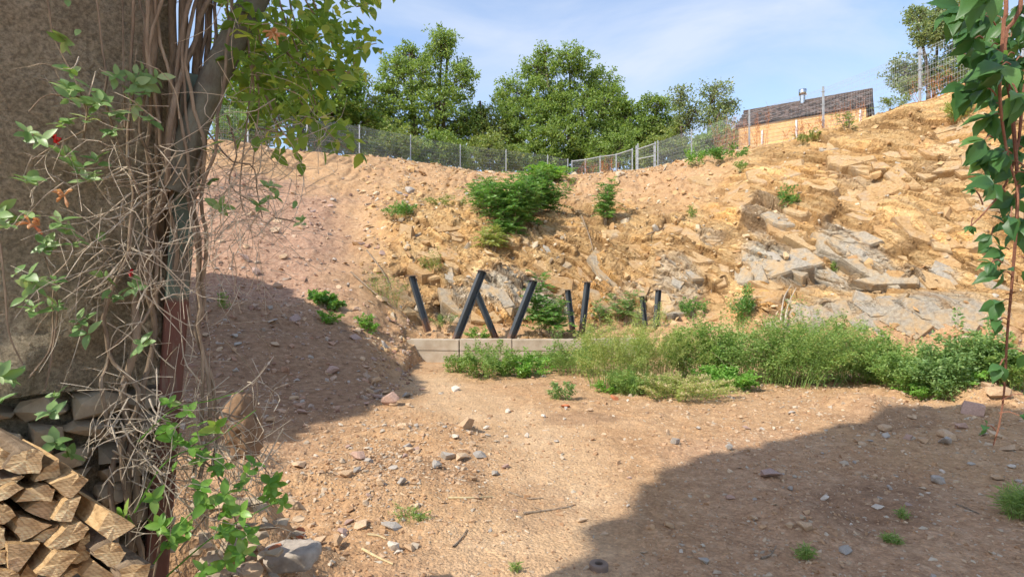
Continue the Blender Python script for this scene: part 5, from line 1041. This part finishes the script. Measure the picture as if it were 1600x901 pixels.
for pts in ([(0, 380, .2), (8, 450, .2), (14, 520, .2), (36, 570, .18)], [(45, 590, .12), (80, 540, .12), (82, 470, .12), (88, 420, .12)], [(70, 610, .12), (80, 560, .12), (90, 470, .14), (70, 400, .15)], [(75, 0, .1), (85, 60, .1), (120, 130, .12), (140, 190, .12)], [(130, 220, .1), (135, 160, .1), (100, 150, .15), (70, 150, .15), (45, 175, .15)], [(130, 205, .1), (90, 225, .1), (50, 250, .14)],
            [(195, 200, .1), (193, 120, .1), (192, 0, .08)], [(300, 700, .15), (330, 650, .15), (380, 690, .15), (420, 740, .18)], [(240, 900, .2), (262, 780, .2), (280, 700, .2), (300, 660, .2)], [(280, 860, .2), (330, 800, .2), (390, 790, .2), (450, 775, .22)], [(300, 700, .2), (345, 750, .2), (370, 820, .2), (375, 880, .2)], [(330, 640, .15), (390, 650, .15), (400, 590, .15), (350, 530, .15)], [(330, 690, .2), (420, 560, .2), (400, 520, .2)],
            [(395, 90, .15), (405, 150, .15), (400, 210, .16), (395, 260, .16)], [(395, 110, .15), (385, 200, .15), (375, 290, .15), (380, 330, .15)], [(320, 200, .1), (360, 250, .12), (395, 260, .12), (402, 300, .12), (410, 340, .12)], [(400, 200, .12), (450, 205, .12), (490, 170, .12)], [(430, 340, .14), (455, 345, .14), (468, 350, .14)], [(355, 180, .12), (370, 240, .12), (360, 290, .12), (420, 330, .14)]): stem(b, pts, .0035, .002, 12, 5)
tag(b.build('shoot', M['vine'], hv), kind='stuff')
def leaf_cluster(meshes, parent, px, py, n, size, off=.16, spread=14, up=(.35, -.6, .75)):
    """whorls of leaves, each whorl at the tip of a shoot"""
    right = np.array([.8, .6, 0]); out = np.array([NW[0], NW[1], 0]); left_ = n
    while left_ > 0:
        k = min(left_, int(rv.integers(4, 8))); left_ -= k; c = VP(px+rv.normal()*spread, py+rv.normal()*spread*.8, off+rv.normal()*.03); ax = norm(out*.7+np.array([0, 0, .7])+rv.normal(size=3)*.35); t1 = norm(np.cross(ax, right+rv.normal(size=3)*.2)); t2 = np.cross(ax, t1); a0 = rv.uniform(0, 6.28)
        for q in range(k):
            a = a0+q*2.399; dv = t1*math.cos(a)+t2*math.sin(a)+ax*rv.uniform(.05, .7); put_leaf(meshes, c+ax*.004*q, dv, ax+rv.normal(size=3)*.22, size*rv.uniform(.6, 1.2), parent)
for (px, py, n) in [(205, 132, 18), (160, 158, 18), (230, 118, 11), (185, 175, 10), (105, 152, 11), (125, 125, 4), (140, 190, 6), (50, 225, 9), (100, 50, 4), (110, 20, 5), (15, 10, 3), (75, 260, 7), (32, 285, 5), (92, 245, 5), (112, 195, 4), (150, 268, 8), (165, 262, 4), (70, 375, 12), (30, 345, 12), (100, 370, 8), (130, 372, 5), (10, 335, 5), (60, 330, 5), (62, 425, 10), (72, 455, 6), (40, 490, 8), (85, 480, 8), (115, 530, 7), (25, 600, 8), (5, 575, 4), (30, 640, 3), (165, 440, 6), (205, 440, 5), (190, 468, 3), (210, 535, 3), (105, 635, 4), (80, 690, 4), (118, 705, 3), (75, 650, 3), (320, 250, 3), (440, 290, 3), (440, 315, 4), (455, 352, 5), (325, 320, 4), (415, 330, 4), (310, 305, 3), (250, 180, 3), (185, 240, 4)]:
    leaf_cluster(LH, hv, px, py, max(5, int(n*1.15)), .047)
for px, py in ((204, 427), (88, 218)):
    for k in range(4):
        V, Qd = tube_np([VP(px+rv.normal()*3, py+rv.normal()*3, .2)+np.array([0, 0, z]) for z in (-.006, -.004, 0, .004, .006)], [.001, .0032, .004, .0032, .001], 8); mesh_np('berry', V, Qd, M['berry'], hv, True)
def flower(parent, px, py, off, n=8):
    b = MB(); c = VP(px, py, off)
    for k in range(n):
        dv = norm(rv.normal(size=3)+np.array([.2, -.4, .3])); b.tube(spline([c, c+dv*.02, c+dv*.034+np.array([0, 0, -.006])], 4), [.0018, .003, .0055, .002], 5)
    b.build('flower', M['flower'], parent)
flower(hv, 100, 305, .2); flower(hv, 48, 350, .2, 5); flower(hv, 62, 352, .2, 4)

lv = empty('honeysuckle_shoots', VP(300, 880, .2)*np.array([1, 1, 0])+np.array([0, 0, .3]), 'fresh bright green leafy shoots sprouting at the foot of the post', 'vine')
b = MB()
for pts in ([(210, 800, .25), (260, 720, .25), (330, 690, .25), (400, 640, .25)], [(240, 880, .3), (300, 800, .3), (380, 760, .28)], [(260, 900, .3), (330, 840, .3), (400, 800, .3), (450, 775, .3)], [(215, 690, .2), (270, 640, .22), (330, 625, .22), (380, 610, .2)]): stem(b, pts, .003, .0015, 12, 5)
tag(b.build('stem', M['lf_low'], lv), kind='stuff')
for (px, py, n) in [(238, 770, 5), (222, 790, 5), (245, 822, 6), (230, 828, 5), (262, 690, 5), (290, 700, 5), (318, 680, 6), (315, 715, 8), (330, 735, 7), (345, 665, 4), (270, 640, 5), (250, 660, 4), (300, 640, 4), (300, 770, 5), (350, 800, 8), (370, 790, 8), (345, 780, 5), (385, 770, 6), (365, 835, 9), (380, 870, 9), (355, 880, 6), (330, 830, 6), (400, 790, 5), (440, 772, 6), (455, 768, 4), (420, 760, 4), (400, 720, 5), (300, 830, 6), (280, 860, 6), (262, 840, 5), (310, 880, 5), (340, 745, 4), (385, 740, 4)]:
    leaf_cluster(LL, lv, px, py, n, .048, .27, 11)
# leafy curtain hanging from above
hc = empty('hanging_vine', VP(440, -60, .1), 'leafy vine curtain hanging from above in front of the dark tree', 'vine')
b = MB(); tips = []
for pts in ([(360, -60), (390, 40), (420, 120), (440, 190)], [(420, -60), (450, 40), (480, 110), (500, 180)], [(470, -60), (500, 20), (530, 70), (560, 75), (585, 68)], [(440, -60), (470, 60), (520, 130), (555, 95)], [(480, -60), (540, -10), (560, 10), (600, -20)], [(400, -60), (410, 60), (470, 160), (520, 215), (555, 240)], [(380, 0), (400, 110), (395, 200)], [(430, 60), (470, 100), (530, 104), (550, 110)], [(450, -60), (480, 0), (510, 40), (530, 60)], [(400, 100), (440, 200), (470, 215)], [(350, -40), (362, 60), (372, 120)]):
    tips.append(pts)
    if pts[0][1] <= -40: pts = [(pts[0][0]*.6+400*.4, -330), (pts[0][0]*.85+400*.15, -180)]+pts
    c = stem(b, pts, .006, .0018, 22, 5, .02, .12)
twig_b = b; b.build('stem', M['vine'], hc)
pool = []
for pts in tips:
    q = spline([(a_, c_, 0) for a_, c_ in pts], 40)[6:]
    for s in q: pool.append((s[0], s[1]))
def canopy_leaf(k):
    px, py = pool[rv.integers(0, len(pool))]; sp_ = 26 if px < 500 else 11
    return px+rv.normal()*sp_, py+rv.normal()*sp_*.9
n_i = 0
while n_i < 300:
    px, py = canopy_leaf(0)
    if py < -30 or px < 350: continue
    c = VP(px, py, rv.uniform(.02, .3)); dv = np.array([rv.normal()*.8, rv.normal()*.5, -.35+rv.normal()*.5]); put_leaf(LC, c, dv, np.array([0, -.4, .8])+rv.normal(size=3)*.45, .062*rv.uniform(.6, 1.25), hc); n_i += 1
n2 = 760; pts = []
while len(pts) < n2:
    px, py = canopy_leaf(0)
    if px < 350 or py < -80: continue
    if px > 520 and rv.uniform() < .5: continue
    pts.append(VP(px+rv.normal()*8, py-rv.uniform(0, 40), rv.uniform(-.3, .25)))
leaf_part('foliage', np.array(pts), .058, .03, M['lf_can'], hc, dr=norm(rv.normal(size=(n2, 3))+np.array([0, 0, -.4])))
flower(hc, 432, 52, .28, 10); flower(hc, 425, 50, .28, 6)

# ------------------------------------------------------------------ creeper on the other side
vc = empty('creeper_vine', (1.15, 1.2, 2.6), 'dark green five-leaved creeper hanging in at the picture edge', 'vine')
def lobed(key, m):
    us_ = np.linspace(0, 1, 9); ws = np.array([.03, .34, .72, .95, .97, .82, .54, .24, 0.])*.25; V = []; Fq = []
    for j, (u, w) in enumerate(zip(us_, ws)):
        s = 1+(.12 if j % 2 else -.06); z = -.32*u*u+.05*u; V += [(-w*s, u-(.03 if j % 2 else 0), z+w*.35), (-w*.5, u, z+w*.22), (0, u, z), (w*.5, u, z+w*.22), (w*s, u-(.03 if j % 2 else 0), z+w*.35)]
    for j in range(8):
        for k in range(4): Fq.append((j*5+k, j*5+k+1, j*5+k+6, j*5+k+5))
    me = bpy.data.meshes.new(key); me.from_pydata(V, [], Fq); me.materials.append(m)
    for p_ in me.polygons: p_.use_smooth = True
    return me
LV = [lobed('creeper_leaflet', M['lf_cre'])]
def CP(px, py, Y): return W(px, py, Y)
ZT = 7.0
stems_c = [[(1600, -60, 1.25), (1570, 60, 1.25), (1582, 180, 1.25), (1590, 300, 1.25), (1583, 420, 1.27), (1574, 520, 1.28), (1570, 600, 1.28), (1562, 660, 1.28), (1552, 695, 1.28)], [(1570, -60, 1.2), (1568, 40, 1.2), (1562, 140, 1.2), (1572, 230, 1.22), (1590, 300, 1.22), (1588, 350, 1.2)], [(1620, 40, 1.3), (1600, 140, 1.3), (1590, 230, 1.3), (1570, 290, 1.3), (1540, 330, 1.3), (1515, 355, 1.3)]]
for sp_ in stems_c:
    q_ = [CP(*a) for a in sp_]; q_ = [q_[0]+np.array([.10, -.02, ZT-q_[0][2]]), q_[0]+np.array([.06, 0, 2.4]), q_[0]+np.array([-.02, .03, .9])]+q_; b = MB(); b.tube(spline(q_, 44), np.linspace(.006, .0014, 44), 6); b.build('stem', M['cstem'], vc)
def compound(px, py, Y, size, ang, n=5):
    """petiole with its leaflets fanned out and hanging"""
    p = CP(px, py, Y); a0 = math.radians(ang); tipp = p+np.array([math.cos(a0)*.035, -.015, math.sin(a0)*.035+.01]); b = MB(); b.tube(spline([p, (p+tipp)/2+np.array([0, 0, .006]), tipp], 5), .0014, 4); lf = b.build('leaf', M['cstem'], vc)
    for k in range(n):
        f = (k-(n-1)/2)/max(1, (n-1)/2); a = a0+f*1.15+rv.normal()*.08; dv = np.array([math.cos(a), -.15+rv.normal()*.45, math.sin(a)*.8-.3+rv.normal()*.15]); put_leaf(LV, tipp, dv, np.array([rv.normal()*.55, -.6+rv.normal()*.35, .7+rv.normal()*.35]), size*(1-.22*abs(f))*rv.uniform(.9, 1.1), lf, 'leaflet')
for (px, py, s, ang) in [(1565, 40, .085, 190), (1568, 70, .09, 210), (1556, 10, .08, 200), (1590, 50, .085, 260), (1560, 120, .09, 215), (1566, 150, .085, 190), (1588, 130, .08, 300), (1572, 180, .09, 200), (1580, 205, .08, 250), (1595, 190, .08, 320), (1590, 240, .085, 215), (1560, 215, .085, 205), (1590, 270, .08, 280), (1580, 300, .075, 200), (1600, 300, .08, 240), (1545, 320, .03, 190), (1530, 340, .028, 200), (1588, 370, .06, 190), (1592, 345, .075, 250), (1600, 400, .07, 300), (1586, 390, .062, 230),
        (1598, 20, .085, 300), (1606, 90, .085, 210), (1608, 160, .085, 230), (1606, 230, .08, 200), (1580, 95, .085, 170), (1545, 60, .07, 215), (1612, 330, .08, 220), (1565, 255, .075, 215)]:
    compound(px-9, py, 1.24+rv.normal()*.09, s*.76, ang+rv.normal()*22)
    compound(px+rv.normal()*18-6, py+rv.uniform(5, 24), 1.27+rv.normal()*.09, s*rv.uniform(.4, .72), ang+rv.normal()*50, int(rv.integers(3, 6))) if rv.uniform() < .6 else None
for k in range(16): compound(rv.uniform(1550, 1615), rv.uniform(-20, 320), 1.32+rv.normal()*.1, rv.uniform(.05, .075), rv.uniform(190, 330))
for k in range(15): compound(rv.uniform(1500, 1590), rv.uniform(-20, 130), 1.22+rv.normal()*.1, rv.uniform(.055, .09), rv.uniform(185, 290))
for (px, py, s, ang, n) in [(1582, 432, .06, 180, 3), (1580, 470, .055, 200, 4), (1576, 500, .045, 195, 3), (1572, 545, .055, 330, 4), (1572, 560, .05, 220, 3), (1565, 625, .045, 10, 3), (1556, 672, .035, 175, 3), (1560, 645, .03, 340, 2)]: compound(px, py, 1.27, s, ang, n)

# ------------------------------------------------------------------ added shade casters out of view
def prism(nm, poly, z0, z1, m, parent):
    n = len(poly); V = [(x, y, z) for z in (z0, z1) for x, y in poly]; b = MB(); b.add(V, [tuple(range(n-1, -1, -1)), tuple(range(n, 2*n))]+[(i, (i+1) % n, n+(i+1) % n, n+i) for i in range(n)]); return b.build(nm, m, parent)
def back_trace(x, y, z, zc): t = (zc-z)/math.tan(SUN_EL); return (x-SUN_H[0]*t, y-SUN_H[1]*t)
def ragged(poly, amp, n=7, seed=3):
    r = np.random.default_rng(seed); out = []
    for a, c in zip(poly[:-1], poly[1:]):
        a = np.array(a); c = np.array(c); nn_ = np.array([-(c-a)[1], (c-a)[0]]); nn_ /= np.linalg.norm(nn_)+1e-9
        for t in range(n): out.append(tuple(a+(c-a)*t/n+nn_*r.normal()*amp*(1 if t else .3)))
    return out+[poly[-1]]
def gp(px, py): p, _ = ground_at(px, py); return p
ZT = 7.0
edge = [gp(880, 890), gp(940, 856), gp(978, 800), gp(1030, 738), gp(1120, 716), gp(1250, 682), gp(1390, 640), gp(1500, 636), gp(1600, 645)]
e2 = [back_trace(*q, ZT) for q in edge]; caster_root = empty('shade_caster', (-3, -.8, 0), 'added unseen slab on posts that shades the yard foreground', 'shade_slab')  # unseen slab added to shade the foreground, outline traced back along the sun
poly = ragged(e2, .07)+[back_trace(*gp(x, y), ZT) for x, y in ((1720, 660),)]+[(1.75, 1.0), (1.0, .7)]+[back_trace(*gp(x, y), ZT) for x, y in ((1720, 960), (980, 960))]
prism('caster_slab', poly, ZT, ZT+.35, M['render'], caster_root)
for qx, qy in ((-2.6, -.75), (-3.5, -.8)): prism('post', [(qx-.09, qy-.09), (qx+.09, qy-.09), (qx+.09, qy+.09), (qx-.09, qy+.09)], 0, ZT-.002, M['render'], caster_root)  # supports invented to carry the added slab
ZB = 6.0
edge = [gp(305, 432), gp(370, 434), gp(440, 447), gp(500, 482), gp(560, 520), gp(620, 565), gp(672, 598), gp(655, 622), gp(590, 640), gp(500, 662), gp(400, 692), gp(330, 706)]
e3 = [back_trace(*q, ZB) for q in edge]; slope_caster = empty('slope_caster', (e3[0][0]-2, e3[0][1]-3, 0), 'added unseen block behind the plaster wall that shades the debris slope', 'shade block')  # hidden block added for the slope shadow, shaped from that shadow's edge
prism('roof', ragged(e3, .10, 6, 5)+[(e3[-1][0]-3, e3[-1][1]-.5), (e3[0][0]-5, e3[0][1]-3)], ZB-.3, ZB, M['tile'], slope_caster)  # top of the added block, its rim draws the slope shadow
ce = np.mean(e3, axis=0); prism('wall', [tuple(ce+(np.array(q)-ce)*.7) for q in e3], 0, ZB-.302, M['render'], slope_caster)  # body of the added block, inset under its top
